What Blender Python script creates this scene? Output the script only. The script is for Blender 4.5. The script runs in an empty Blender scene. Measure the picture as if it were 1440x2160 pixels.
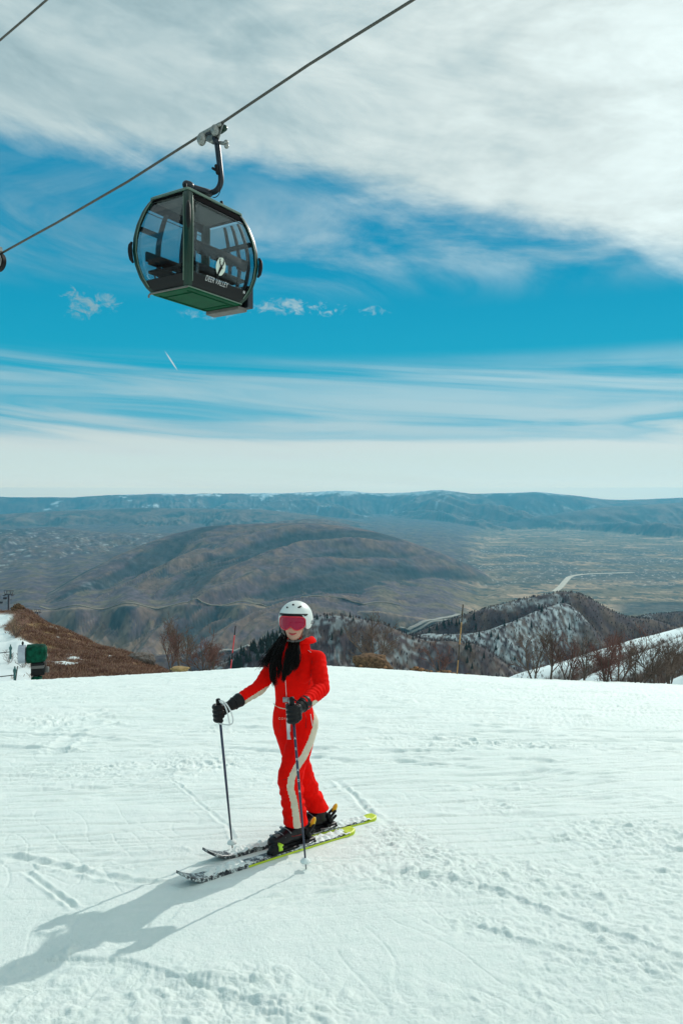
import bpy, math, random
import numpy as np
from mathutils import Vector, Matrix
random.seed(7); rng = np.random.default_rng(7)
S = bpy.context.scene
COL = S.collection
F = 1560.0            # focal length in pixels of the 1440x2160 picture
HZ = 1050.0           # row of the horizon

# ------------------------------------------------------------------ camera
cam = bpy.data.cameras.new('camera'); co = bpy.data.objects.new('camera', cam); COL.objects.link(co)
cam.sensor_fit = 'VERTICAL'; cam.sensor_height = 36; cam.lens = 36*F/2160
cam.shift_y = -(1080-HZ)/2160
co.location = (0,0,0); co.rotation_euler = (math.radians(90),0,0)
cam.clip_start = .05; cam.clip_end = 200000
S.camera = co
# ------------------------------------------------------------------ sun
SUN_EL, SUN_AZ = math.radians(31), math.radians(31)
sd = Vector((math.sin(SUN_AZ)*math.cos(SUN_EL), math.cos(SUN_AZ)*math.cos(SUN_EL), math.sin(SUN_EL)))
sl = bpy.data.lights.new('sun','SUN'); sl.energy = 2.45; sl.angle = math.radians(.6); sl.color = (1,.955,.88)
so = bpy.data.objects.new('sun', sl); COL.objects.link(so); so.rotation_euler = sd.to_track_quat('Z','Y').to_euler()
# ------------------------------------------------------------------ view
S.view_settings.view_transform = 'Standard'; S.view_settings.look = 'None'
S.view_settings.exposure = 0; S.view_settings.gamma = 1
# ------------------------------------------------------------------ node helper
class NT:
    def __init__(s, tree): s.t = tree; s.n = tree.nodes; s.l = tree.links
    def new(s, typ, **kw):
        n = s.n.new(typ)
        for k,v in kw.items(): setattr(n,k,v)
        return n
    def put(s, inp, v):
        if isinstance(v, bpy.types.NodeSocket): s.l.new(v, inp)
        elif v is not None: inp.default_value = v
    def m(s, op, a, b=None, c=None, clamp=False):
        n = s.new('ShaderNodeMath', operation=op, use_clamp=clamp)
        s.put(n.inputs[0],a); s.put(n.inputs[1],b)
        if c is not None: s.put(n.inputs[2],c)
        return n.outputs[0]
    def ss(s, x, lo, hi, a=0., b=1.):
        n = s.new('ShaderNodeMapRange', interpolation_type='SMOOTHSTEP')
        for i,v in enumerate((x,lo,hi,a,b)): s.put(n.inputs[i],v)
        return n.outputs[0]
    def mix(s, f, a, b, blend='MIX'):
        n = s.new('ShaderNodeMix', data_type='RGBA', blend_type=blend)
        s.put(n.inputs[0],f); s.put(n.inputs[6],a if isinstance(a,bpy.types.NodeSocket) else (*a,1)); s.put(n.inputs[7],b if isinstance(b,bpy.types.NodeSocket) else (*b,1))
        return n.outputs[2]
    def comb(s,x,y,z):
        n = s.new('ShaderNodeCombineXYZ'); s.put(n.inputs[0],x); s.put(n.inputs[1],y); s.put(n.inputs[2],z); return n.outputs[0]
    def noise(s, vec, scale=1., detail=4., rough=.5, dist=0.):
        n = s.new('ShaderNodeTexNoise')
        s.put(n.inputs['Vector'],vec); n.inputs['Scale'].default_value=scale; n.inputs['Detail'].default_value=detail
        n.inputs['Roughness'].default_value=rough; n.inputs['Distortion'].default_value=dist
        return n.outputs['Fac']
# ------------------------------------------------------------------ world: clear sky, cloud deck, cirrus streaks
W = bpy.data.worlds.new('World'); S.world = W; W.use_nodes = True
w = NT(W.node_tree); w.n.clear()
tc = w.new('ShaderNodeTexCoord'); sep = w.new('ShaderNodeSeparateXYZ'); w.l.new(tc.outputs['Generated'], sep.inputs[0])
dx,dy,dz = sep.outputs
A = w.m('ARCTAN2', dx, dy)
hor = w.m('SQRT', w.m('ADD', w.m('MULTIPLY',dx,dx), w.m('MULTIPLY',dy,dy)))
E = w.m('DIVIDE', dz, w.m('MAXIMUM', hor, .02))
sky = w.new('ShaderNodeTexSky'); sky.sky_type = 'NISHITA'; sky.sun_disc = False
sky.sun_elevation = SUN_EL; sky.sun_rotation = SUN_AZ; sky.altitude = 2500; sky.air_density = 1.0; sky.dust_density = .3; sky.ozone_density = 3
blue = w.mix(1., sky.outputs[0], (.03,.85,1.0), 'MULTIPLY')
blue = w.mix(.90, blue, (.0,2.3,4.0))
# lighter low down
blue = w.mix(w.ss(E,.40,.08,0.,.62), blue, (.12,4.1,5.4))
# fields of noise on the sky
v1 = w.comb(w.m('MULTIPLY',A,3.2), w.m('MULTIPLY',E,5.5), 0.)
v1b= w.comb(w.m('ADD',w.m('MULTIPLY',A,6.),w.m('MULTIPLY',E,2.)), w.m('SUBTRACT',w.m('MULTIPLY',E,15.),w.m('MULTIPLY',A,-4.)), 3.)
v2 = w.comb(w.m('ADD',w.m('MULTIPLY',A,1.6),w.m('MULTIPLY',E,-.6)), w.m('ADD',w.m('MULTIPLY',E,23.),w.m('MULTIPLY',A,1.2)), 1.7)
n1 = w.noise(v1,1.,8,.58,.5); n1b = w.noise(v1b,1.,7,.62,.6); n2 = w.noise(v2,1.,7,.55,.9)
v3 = w.comb(w.m('SUBTRACT',w.m('MULTIPLY',A,3.4),w.m('MULTIPLY',E,2.0)), w.m('ADD',w.m('MULTIPLY',E,9.),w.m('MULTIPLY',A,1.9)), 5.1)
n3 = w.noise(v3,1.,8,.6,.7)
edge = w.m('SUBTRACT', .455, w.m('MULTIPLY', w.m('MAXIMUM', w.m('ADD',A,.12), 0.), .30))
de = w.m('SUBTRACT', E, edge)
de = w.m('ADD', de, w.m('MULTIPLY', w.m('SUBTRACT',n1,.5), .16))
de = w.m('ADD', de, w.m('MULTIPLY', w.m('SUBTRACT',n3,.5), .07))
de = w.m('ADD', de, w.m('MULTIPLY', w.m('SUBTRACT',n1b,.5), .05))
m_big = w.ss(de, -.040, .042)
# thin veil below the deck
band = w.m('MULTIPLY', w.ss(E,.25,.33), w.ss(E,.48,.36))
m_veil = w.m('MULTIPLY', band, w.ss(n3,.36,.68,0.,.50))
# streaks low
b3 = w.m('MULTIPLY', w.ss(E,.02,.10), w.ss(E,.20,.155))
m_str = w.m('MULTIPLY', b3, w.ss(n2,.36,.68,0.,.62))
m_hor = w.m('ADD', w.ss(w.m('ADD',E,w.m('MULTIPLY',w.m('SUBTRACT',n2,.5),.09)), .108, .070, 0., .88), 0.)
mask = w.m('MAXIMUM', m_big, m_veil); mask = w.m('MAXIMUM', mask, m_str); mask = w.m('MAXIMUM', mask, m_hor)
def puff(px,py,sx,sy,amt,nn,lo,hi,mask,rot=0.):
    a0 = math.atan((px-720)/F); e0 = (HZ-py)/F*math.cos(a0)
    da = w.m('SUBTRACT',A,a0); dE = w.m('SUBTRACT',E,e0)
    c,s_ = math.cos(rot),math.sin(rot)
    p = w.m('ADD',w.m('MULTIPLY',da,c),w.m('MULTIPLY',dE,s_)); q = w.m('SUBTRACT',w.m('MULTIPLY',dE,c),w.m('MULTIPLY',da,s_))
    r = w.m('ADD', w.m('POWER',w.m('ABSOLUTE',w.m('DIVIDE',p,sx)),2.), w.m('POWER',w.m('ABSOLUTE',w.m('DIVIDE',q,sy)),2.))
    g = w.ss(r,1.,0.,0.,1.) if nn is None else w.ss(w.m('ADD',r,w.m('MULTIPLY',w.m('SUBTRACT',.56,nn),5.5)),1.,-.6,0.,1.)
    return w.m('MAXIMUM', mask, w.m('MULTIPLY',g,amt))
vp = w.comb(w.m('MULTIPLY',A,70.), w.m('MULTIPLY',E,95.), 0.); npf = w.noise(vp,.8,6,.62,.9)
mask = puff(185,640,.040,.024,.75,npf,.34,.6,mask)
mask = puff(600,648,.060,.015,.75,npf,.34,.62,mask)
mask = puff(705,654,.026,.009,.75,npf,.36,.6,mask)
mask = puff(790,656,.026,.008,.5,npf,.38,.6,mask)
mask = puff(430,662,.045,.008,.45,npf,.42,.62,mask)
# a jet's contrail
mask = puff(362,762,.0185,.0013,1.,None,0,1,mask,rot=math.atan2(-40,26))
# cloud brightness (thickness noise, plus brightening painted in toward the sun)
thick = w.ss(w.m('ADD', w.m('MULTIPLY',n1,.62), w.m('MULTIPLY',n3,.38)), .36, .64)
toSun = w.ss(A, -.30, .42)
br = w.m('ADD', w.m('ADD', 4.2, w.m('MULTIPLY',toSun,2.0)), w.m('MULTIPLY',thick,w.m('ADD',1.7,w.m('MULTIPLY',toSun,1.0))))
br = w.m('ADD', br, w.m('MULTIPLY', w.m('SUBTRACT',n1b,.5), 3.0))
low = w.ss(E,.24,.12)
br = w.m('ADD', w.m('MULTIPLY',br,w.m('SUBTRACT',1.,low)), w.m('MULTIPLY',low, w.m('ADD',w.m('ADD',6.3,w.m('MULTIPLY',toSun,.7)),w.ss(E,.13,.03,0.,1.2))))
ccol = w.new('ShaderNodeMix', data_type='RGBA'); w.put(ccol.inputs[0], w.ss(br,4.,7.2)); ccol.inputs[6].default_value=(.66,.93,1.0,1); ccol.inputs[7].default_value=(.87,1.0,.985,1)
cl = w.new('ShaderNodeVectorMath', operation='SCALE'); w.l.new(w.mix(w.ss(E,.15,.07), ccol.outputs[2], (1.02,1.0,.91)), cl.inputs[0]); w.put(cl.inputs['Scale'], br)
final = w.mix(mask, blue, cl.outputs[0])
# the bright band along the horizon, warmest where it is lowest
Tm = w.m('EXPONENT', w.m('DIVIDE', -.01984, w.m('MAXIMUM', E, .0135)))
oneT = w.m('SUBTRACT',1.,Tm); dm = w.m('MULTIPLY',Tm,.115); var_ = w.m('ADD',.93,w.m('MULTIPLY',n2,.14))
chs = [w.m('DIVIDE', w.m('SUBTRACT', w.m('MULTIPLY',lt,var_), w.m('MULTIPLY',oneT,sc_)), dm) for lt,sc_ in ((.58,.077),(.76,.445),(.745,.60))]
final = w.mix(w.ss(w.m('ADD',E,w.m('MULTIPLY',w.m('SUBTRACT',n2,.5),.10)),.100,.030), final, w.comb(*chs))
bg = w.new('ShaderNodeBackground'); w.l.new(final, bg.inputs[0]); bg.inputs[1].default_value = .115
wo = w.new('ShaderNodeOutputWorld'); w.l.new(bg.outputs[0], wo.inputs[0])

# ------------------------------------------------------------------ numpy noise
_T = {}
def _tab(seed):
    if seed not in _T:
        r = np.random.default_rng(seed); p = r.permutation(1024); a = r.uniform(0,2*np.pi,1024)
        _T[seed] = (np.concatenate([p,p]), np.cos(a), np.sin(a))
    return _T[seed]
def pn(x,y,seed=0):
    p,gx,gy = _tab(seed)
    xi = np.floor(x).astype(np.int64); yi = np.floor(y).astype(np.int64); fx = x-xi; fy = y-yi
    xi &= 1023; yi &= 1023
    u = fx*fx*fx*(fx*(fx*6-15)+10); v = fy*fy*fy*(fy*(fy*6-15)+10)
    def g(ix,iy,dx_,dy_):
        h = p[(p[ix&1023]+iy)&1023]
        return gx[h]*dx_+gy[h]*dy_
    a = g(xi,yi,fx,fy); b = g(xi+1,yi,fx-1,fy); c = g(xi,yi+1,fx,fy-1); d = g(xi+1,yi+1,fx-1,fy-1)
    return (a+(b-a)*u + ((c+(d-c)*u)-(a+(b-a)*u))*v)*1.5
def fbm(x,y,o=4,seed=0,gain=.5,lac=2.03):
    s = 0; a = 1; t = 0
    for i in range(o):
        s = s + a*pn(x*lac**i+i*17.3, y*lac**i-i*9.1, seed+i); t += a; a *= gain
    return s/t
def ridged(x,y,o=4,seed=0,gain=.55):
    s = 0; a = 1; t = 0
    for i in range(o):
        s = s + a*(1-np.abs(pn(x*2.05**i+i*7.7, y*2.05**i+i*3.1, seed+i))*2); t += a; a *= gain
    return s/t
def sst(x,lo,hi):
    t = np.clip((x-lo)/(hi-lo),0,1); return t*t*(3-2*t)

# ------------------------------------------------------------------ mesh helpers
def V3(*a): return np.array(a,float)
def unit(v): return v/ (np.linalg.norm(v)+1e-12)
def P(px,py,Y): return V3((px-720)/F*Y, Y, -(py-HZ)/F*Y)
MATS = {}
def link_mesh(name, V, Fc, mat=None, smooth=True, parent=None, loc=None):
    me = bpy.data.meshes.new(name)
    V = np.asarray(V,float)
    if loc is not None: V = V-np.asarray(loc)
    if isinstance(Fc, np.ndarray):
        n,k = Fc.shape
        me.vertices.add(len(V)); me.vertices.foreach_set('co', V.astype(np.float32).ravel())
        me.loops.add(n*k); me.loops.foreach_set('vertex_index', Fc.astype(np.int32).ravel())
        me.polygons.add(n); me.polygons.foreach_set('loop_start', np.arange(0,n*k,k,dtype=np.int32))
        try: me.polygons.foreach_set('loop_total', np.full(n,k,dtype=np.int32))
        except Exception: pass
        me.update(calc_edges=True); me.validate()
    else:
        me.from_pydata(V.tolist(),[],Fc); me.update()
    me.polygons.foreach_set('use_smooth', [bool(smooth)]*len(me.polygons))
    if mat: me.materials.append(mat)
    o = bpy.data.objects.new(name, me); COL.objects.link(o)
    if parent is not None: o.parent = parent
    return o
def root_loc(p):
    while p.parent is not None: p = p.parent
    return np.array(p.location)
def thing(name, label, cat, loc, group=None):
    o = bpy.data.objects.new(name, None); COL.objects.link(o); o.location = tuple(float(c) for c in loc); o.empty_display_size=.2
    o['label']=label; o['category']=cat
    if group: o['group']=group
    return o
def tag(o,label,cat,group=None,kind=None):
    o['label']=label; o['category']=cat
    if group: o['group']=group
    if kind: o['kind']=kind
    return o
class MB:
    def __init__(s): s.v=[]; s.f=[]
    def add(s,V,Fc):
        b=len(s.v); s.v += [tuple(map(float,p)) for p in V]; s.f += [tuple(i+b for i in f) for f in Fc]; return s
    def box(s,c,half,R=None,bev=0.):
        c=np.asarray(c,float); h=np.asarray(half,float); R=np.eye(3) if R is None else np.asarray(R)   # rows of R = local axes
        if bev<=0:
            V=[c+(np.array([x,y,z])*h)@R for z in(-1,1) for y in(-1,1) for x in(-1,1)]
            return s.add(V,[(0,2,3,1),(4,5,7,6),(0,1,5,4),(2,6,7,3),(0,4,6,2),(1,3,7,5)])
        b=min(bev,*h)*1.; rings=[]
        for z,i in((-1,b),(-1+0,0),(1,0),(1,b)):
            pass
        def ring(zz,ins):
            X,Y=h[0]-ins,h[1]-ins; k=b*.7
            pts=[(X-k,-Y),(X,-Y+k),(X,Y-k),(X-k,Y),(-X+k,Y),(-X,Y-k),(-X,-Y+k),(-X+k,-Y)]
            return [c+np.array([p[0],p[1],zz])@R for p in pts]
        V=ring(-h[2],b*.7)+ring(-h[2]+b*.7,0)+ring(h[2]-b*.7,0)+ring(h[2],b*.7)
        Fc=[tuple(range(7,-1,-1)),tuple(range(24,32))]
        for r in range(3):
            for i in range(8):
                j=(i+1)%8; Fc.append((r*8+i,r*8+j,r*8+8+j,r*8+8+i))
        return s.add(V,Fc)
    def tube(s,pts,rad,n=8,caps=True,flat=None):
        pts=[np.asarray(p,float) for p in pts]; m=len(pts)
        if not hasattr(rad,'__len__'): rad=[rad]*m
        V=[]; up=None
        for i in range(m):
            t=unit(pts[min(i+1,m-1)]-pts[max(i-1,0)])
            if up is None:
                up=V3(0,0,1) if abs(t[2])<.9 else V3(1,0,0)
            a=unit(np.cross(t,up)); up=unit(np.cross(a,t)); b=up
            for k in range(n):
                th=2*math.pi*k/n; V.append(pts[i]+rad[i]*(a*math.cos(th)+b*math.sin(th)*(flat if flat else 1)))
        Fc=[]
        for i in range(m-1):
            for k in range(n):
                j=(k+1)%n; Fc.append((i*n+k,i*n+j,i*n+n+j,i*n+n+k))
        if caps: Fc.append(tuple(range(n-1,-1,-1))); Fc.append(tuple(range((m-1)*n,m*n)))
        return s.add(V,Fc)
    def ell(s,c,r,R=None,nu=16,nv=10):
        c=np.asarray(c,float); r=np.asarray(r if hasattr(r,'__len__') else (r,r,r),float); R=np.eye(3) if R is None else np.asarray(R)
        V=[c+(V3(0,0,-1)*r)@R]
        for i in range(1,nv):
            e=-math.pi/2+math.pi*i/nv
            for k in range(nu):
                a=2*math.pi*k/nu; V.append(c+(V3(math.cos(e)*math.cos(a),math.cos(e)*math.sin(a),math.sin(e))*r)@R)
        V.append(c+(V3(0,0,1)*r)@R); Fc=[]
        for k in range(nu): Fc.append((0,1+(k+1)%nu,1+k))
        for i in range(nv-2):
            for k in range(nu):
                j=(k+1)%nu; o=1+i*nu; Fc.append((o+k,o+j,o+nu+j,o+nu+k))
        o=1+(nv-2)*nu
        for k in range(nu): Fc.append((o+k,o+(k+1)%nu,len(V)-1))
        return s.add(V,Fc)
    def cap(s,p0,p1,r0,r1,n=14):
        p0=np.asarray(p0,float);p1=np.asarray(p1,float); t=unit(p1-p0); L=np.linalg.norm(p1-p0)
        pts=[];rad=[]
        for k in range(1,5):
            a=math.pi/2*k/4; pts.append(p0-t*r0*math.cos(a)); rad.append(r0*math.sin(a))
        for k in range(1,4): pts.append(p0+t*L*k/4); rad.append(r0+(r1-r0)*k/4)
        for k in range(4,0,-1):
            a=math.pi/2*k/4; pts.append(p1+t*r1*math.cos(a)); rad.append(r1*math.sin(a))
        return s.tube(pts,rad,n)
    def loft(s,secs,n=24,caps=True,e=2.):
        V=[]
        for (c,ax,ay,rx,ry) in secs:
            for k in range(n):
                a=2*math.pi*k/n; ca,sa=math.cos(a),math.sin(a)
                V.append(np.asarray(c)+ax*rx*math.copysign(abs(ca)**(2/e),ca)+ay*ry*math.copysign(abs(sa)**(2/e),sa))
        Fc=[]; m=len(secs)
        for i in range(m-1):
            for k in range(n):
                j=(k+1)%n; Fc.append((i*n+k,i*n+j,i*n+n+j,i*n+n+k))
        if caps: Fc.append(tuple(range(n-1,-1,-1))); Fc.append(tuple(range((m-1)*n,m*n)))
        return s.add(V,Fc)
    def grid(s,G,thick=None,closed=False):
        G=np.asarray(G); a,b,_=G.shape; V=[tuple(p) for p in G.reshape(-1,3)]
        Fc=[(i*b+j,i*b+j+1,(i+1)*b+j+1,(i+1)*b+j) for i in range(a-1) for j in range(b-1)]
        if thick is not None:
            T=np.asarray(thick); G2=G+T; o=len(V); V+= [tuple(p) for p in G2.reshape(-1,3)]
            Fc+=[(o+i*b+j,o+(i+1)*b+j,o+(i+1)*b+j+1,o+i*b+j+1) for i in range(a-1) for j in range(b-1)]
            bd=[(0,j) for j in range(b)]+[(i,b-1) for i in range(1,a)]+[(a-1,j) for j in range(b-2,-1,-1)]+[(i,0) for i in range(a-2,0,-1)]
            idx=[i*b+j for i,j in bd]
            for k in range(len(idx)):
                p,q=idx[k],idx[(k+1)%len(idx)]; Fc.append((q,p,o+p,o+q))
        return s.add(V,Fc)
    def build(s,name,mat,parent=None,smooth=True,auto=None):
        loc=root_loc(parent) if parent is not None else None
        o=link_mesh(name,s.v,s.f,mat,smooth,parent,loc)
        if auto:
            sharp(o,auto)
        return o
def sharp(o,deg=35):
    try: o.data.set_sharp_from_angle(angle=math.radians(deg))
    except Exception: pass
def remesh(mb,voxel,smooth=4,sub=0):
    me=bpy.data.meshes.new('tmp'); me.from_pydata(mb.v,[],mb.f); me.update()
    o=bpy.data.objects.new('tmp',me); COL.objects.link(o)
    m=o.modifiers.new('r','REMESH'); m.mode='VOXEL'; m.voxel_size=voxel; m.adaptivity=0
    if smooth:
        k=o.modifiers.new('s','SMOOTH'); k.factor=.5; k.iterations=smooth
    dg=bpy.context.evaluated_depsgraph_get(); dg.update()
    e=bpy.data.meshes.new_from_object(o.evaluated_get(dg))
    n=len(e.vertices); V=np.empty(n*3,np.float32); e.vertices.foreach_get('co',V); V=V.reshape(-1,3).astype(float)
    N=np.empty(n*3,np.float32); e.vertices.foreach_get('normal',N); N=N.reshape(-1,3).astype(float)
    Fc=[tuple(p.vertices) for p in e.polygons]
    bpy.data.objects.remove(o); bpy.data.meshes.remove(e)
    return V,N,Fc
def text_mesh(txt,size,extr=.0,thin=0.,sp=1.):
    c=bpy.data.curves.new('txt','FONT'); c.offset=-thin*size; c.space_character=sp; c.body=txt; c.size=size; c.extrude=extr; c.align_x='CENTER'; c.align_y='CENTER'
    o=bpy.data.objects.new('txt',c); COL.objects.link(o)
    dg=bpy.context.evaluated_depsgraph_get(); dg.update()
    e=bpy.data.meshes.new_from_object(o.evaluated_get(dg))
    V=[tuple(v.co) for v in e.vertices]; Fc=[tuple(p.vertices) for p in e.polygons]
    bpy.data.objects.remove(o); bpy.data.meshes.remove(e)
    return np.array(V),Fc

# ------------------------------------------------------------------ materials
def mat(name,col,rough=.6,metal=0.,var=.12,vscale=30.,bump=0.,bscale=60.,spec=.5,col2=None,coat=0.):
    m=bpy.data.materials.new(name); m.use_nodes=True; t=NT(m.node_tree); b=t.n['Principled BSDF']
    tcn=t.new('ShaderNodeTexCoord'); ob=tcn.outputs['Object']
    nz=t.noise(ob,vscale,5,.6)
    c2=col2 if col2 else tuple(c*(1-var*2) for c in col)
    t.l.new(t.mix(t.ss(nz,.3,.7),c2,col), b.inputs['Base Color'])
    b.inputs['Roughness'].default_value=rough; b.inputs['Metallic'].default_value=metal
    b.inputs['Specular IOR Level'].default_value=spec; b.inputs['Coat Weight'].default_value=coat
    if bump>0:
        bn=t.new('ShaderNodeBump'); bn.inputs['Strength'].default_value=1.; bn.inputs['Distance'].default_value=bump
        t.l.new(t.noise(ob,bscale,4,.6),bn.inputs['Height']); t.l.new(bn.outputs[0],b.inputs['Normal'])
    return m
def attr_mat(name,rough=.9,n_scale=0.,n_amt=.3,bump=0.,bscale=1.,bscale2=None):
    m=bpy.data.materials.new(name); m.use_nodes=True; t=NT(m.node_tree); b=t.n['Principled BSDF']
    a=t.new('ShaderNodeAttribute'); a.attribute_name='col'; c=a.outputs['Color']
    g=t.new('ShaderNodeNewGeometry').outputs['Position']
    if n_scale:
        f=t.ss(t.noise(g,n_scale,6,.65),.25,.75,1-n_amt,1+n_amt)
        sc=t.new('ShaderNodeVectorMath',operation='SCALE'); t.l.new(c,sc.inputs[0]); t.put(sc.inputs['Scale'],f); c=sc.outputs[0]
    t.l.new(c,b.inputs['Base Color']); b.inputs['Roughness'].default_value=rough; b.inputs['Specular IOR Level'].default_value=.1
    if bump:
        bn=t.new('ShaderNodeBump'); bn.inputs['Strength'].default_value=1.; bn.inputs['Distance'].default_value=bump
        t.l.new(t.noise(g,bscale,5,.6),bn.inputs['Height']); t.l.new(bn.outputs[0],b.inputs['Normal'])
    return m
def set_col(o,C,name='col'):
    a=o.data.color_attributes.new(name,'FLOAT_COLOR','POINT'); C=np.asarray(C,np.float32)
    if C.shape[1]==3: C=np.concatenate([C,np.ones((len(C),1),np.float32)],1)
    a.data.foreach_set('color',np.ascontiguousarray(C,np.float32).ravel())

def polar(ths, rs):
    T,R=np.meshgrid(ths,rs); X=R*np.sin(T); Y=R*np.cos(T)
    n,m=T.shape
    i=np.arange(n-1)[:,None]; j=np.arange(m)[None,:]; j2=(j+1)%m
    Fc=np.stack([i*m+j, (i+1)*m+j, (i+1)*m+j2, i*m+j2],-1).reshape(-1,4)
    return X,Y,Fc[:, ::-1]
def thetas(core,nc,mid,nm,nb):
    c=np.linspace(-core,core,nc); a=np.linspace(core,mid,nm+1)[1:]; b=np.linspace(mid,math.pi,nb+1)[1:-1]
    return np.concatenate([-b[::-1]*1, -a[::-1], c, a, b, [math.pi]])

# ------------------------------------------------------------------ snow slope
_dx=[-200,-60,-21,-10,-5,-1,4,8.5,11.5,21,60,200]; _dz=[14,4,1.04,.40,.10,0,.30,.60,.82,1.18,3,10]
def snow_base(x,y):
    z=-(1.6+.160*y+.00071*y*y*(y>0))
    z=z-sst(y,6,44)*np.interp(x,_dx,_dz)
    z=z-.012*np.clip(y-54,0,None)**2
    return np.where(y<0,np.minimum(-1.6-.160*y,-1.6+6*np.tanh(-.160*y/6)),z)
def ground(px,py):
    q=(py-HZ)/F; Y=np.linspace(1.5,46,20000); X=(px-720)/F*Y
    g=-snow_base(X,Y)/Y-q; k=np.argmax(g<0); return V3(X[k],Y[k],float(snow_base(X[k],Y[k])))
SKI1=(ground(372,1872),ground(742,1755)); SKI2=(ground(427,1820),ground(788,1727))
def seg_d(x,y,a,b):
    ax,ay=a[0],a[1]; bx,by=b[0]-ax,b[1]-ay; L=bx*bx+by*by
    t=np.clip(((x-ax)*bx+(y-ay)*by)/L,0,1); ex=x-ax-t*bx; ey=y-ay-t*by
    sgn=np.sign(bx*(y-ay)-by*(x-ax)); return np.sqrt(ex*ex+ey*ey),t,sgn
def path_d(x,y,pts):
    best=np.full(x.shape,1e9); sg=np.zeros(x.shape); tt=np.zeros(x.shape)
    for i in range(len(pts)-1):
        d,t,s=seg_d(x,y,pts[i],pts[i+1]); k=d<best; best=np.where(k,d,best); sg=np.where(k,s,sg); tt=np.where(k,i+t,tt)
    return best,sg,tt/(len(pts)-1)
def G2(l): return [ground(*p) for p in l]
TRACKS=[ # (points, width, depth, berm)
 (G2([(55,1835),(85,1862),(120,1892),(165,1925)]),.016,.016,.012),
 (G2([(0,1812),(60,1815),(140,1832),(220,1850),(290,1862),(360,1866)]),.03,.012,.022),
 (G2([(0,1795),(150,1800),(300,1806),(430,1800)]),.05,.012,.01),
 (G2([(700,1640),(730,1668),(780,1712),(830,1745)]),.03,.012,.012),
 (G2([(730,1660),(745,1680),(790,1722)]),.02,.012,.01),
 (G2([(350,1640),(420,1690),(480,1745),(500,1775)]),.015,.008,.006),
 (G2([(560,1900),(700,1866),(800,1846),(900,1838)]),.03,.010,.014),
 (G2([(430,1965),(600,1905),(720,1880),(830,1860)]),.02,.007,.008),
 (G2([(620,1850),(720,1820),(820,1790),(900,1770)]),.03,.008,.010),
 (G2([(1300,1725),(1270,1780),(1240,1850)]),.10,.008,.004),
 (G2([(0,1700),(150,1690),(330,1650),(520,1600)]),.04,.008,.008),
 (G2([(900,1660),(1100,1668),(1300,1676),(1440,1690)]),.05,.010,.012),
 (G2([(700,1560),(900,1550),(1150,1575),(1440,1590)]),.06,.012,.012),
 (G2([(60,1560),(140,1520),(240,1500),(330,1492)]),.10,.015,.02),
 (G2([(100,1600),(170,1540),(260,1520)]),.08,.010,.02),
]
STEPK=.55
STEPS=[ # skidded edges: smooth side lower, lumpy berm
 (G2([(60,2016),(150,2027),(270,2032),(330,2050),(420,2080),(500,2100),(560,2125),(700,2190)]),.030,.05),
 (G2([(760,1835),(880,1846),(960,1862),(1040,1880),(1130,1912),(1230,1950),(1330,1985),(1460,2040)]),.026,.055),
 (G2([(960,1935),(1040,1965),(1120,1992),(1230,2010),(1330,2040),(1440,2075)]),.016,.04),
 (G2([(400,2070),(520,2075),(640,2060)]),.010,.03),
]
LUMPS=[ # (px,py, radius m, amount)
 (950,1840,.55,1.),(1080,1850,.55,1.),(1180,1880,.55,.9),(860,1790,.30,.8),(1010,1945,.22,.9),(1110,1962,.25,.9),(1280,1960,.5,.8),(1380,1900,.8,.7),(1400,2010,.5,.6),
 (860,1765,.22,.8),(1060,1700,.30,.7),(560,2120,.35,.8),(460,2090,.25,.9),(200,2080,.45,.5),(60,2120,.5,.5),(400,1800,.30,.55),(650,1820,.18,.6),(780,1840,.35,.6),(170,1650,.6,.4),
 (1340,1770,.8,.7),(1400,1840,.8,.7),(560,1660,.4,.3),(250,1830,.3,.45),(700,2040,.5,.25),(1200,2100,.5,.3),(900,2120,.6,.25),(830,1755,.2,.7),(905,1792,.22,.9)]
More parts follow.
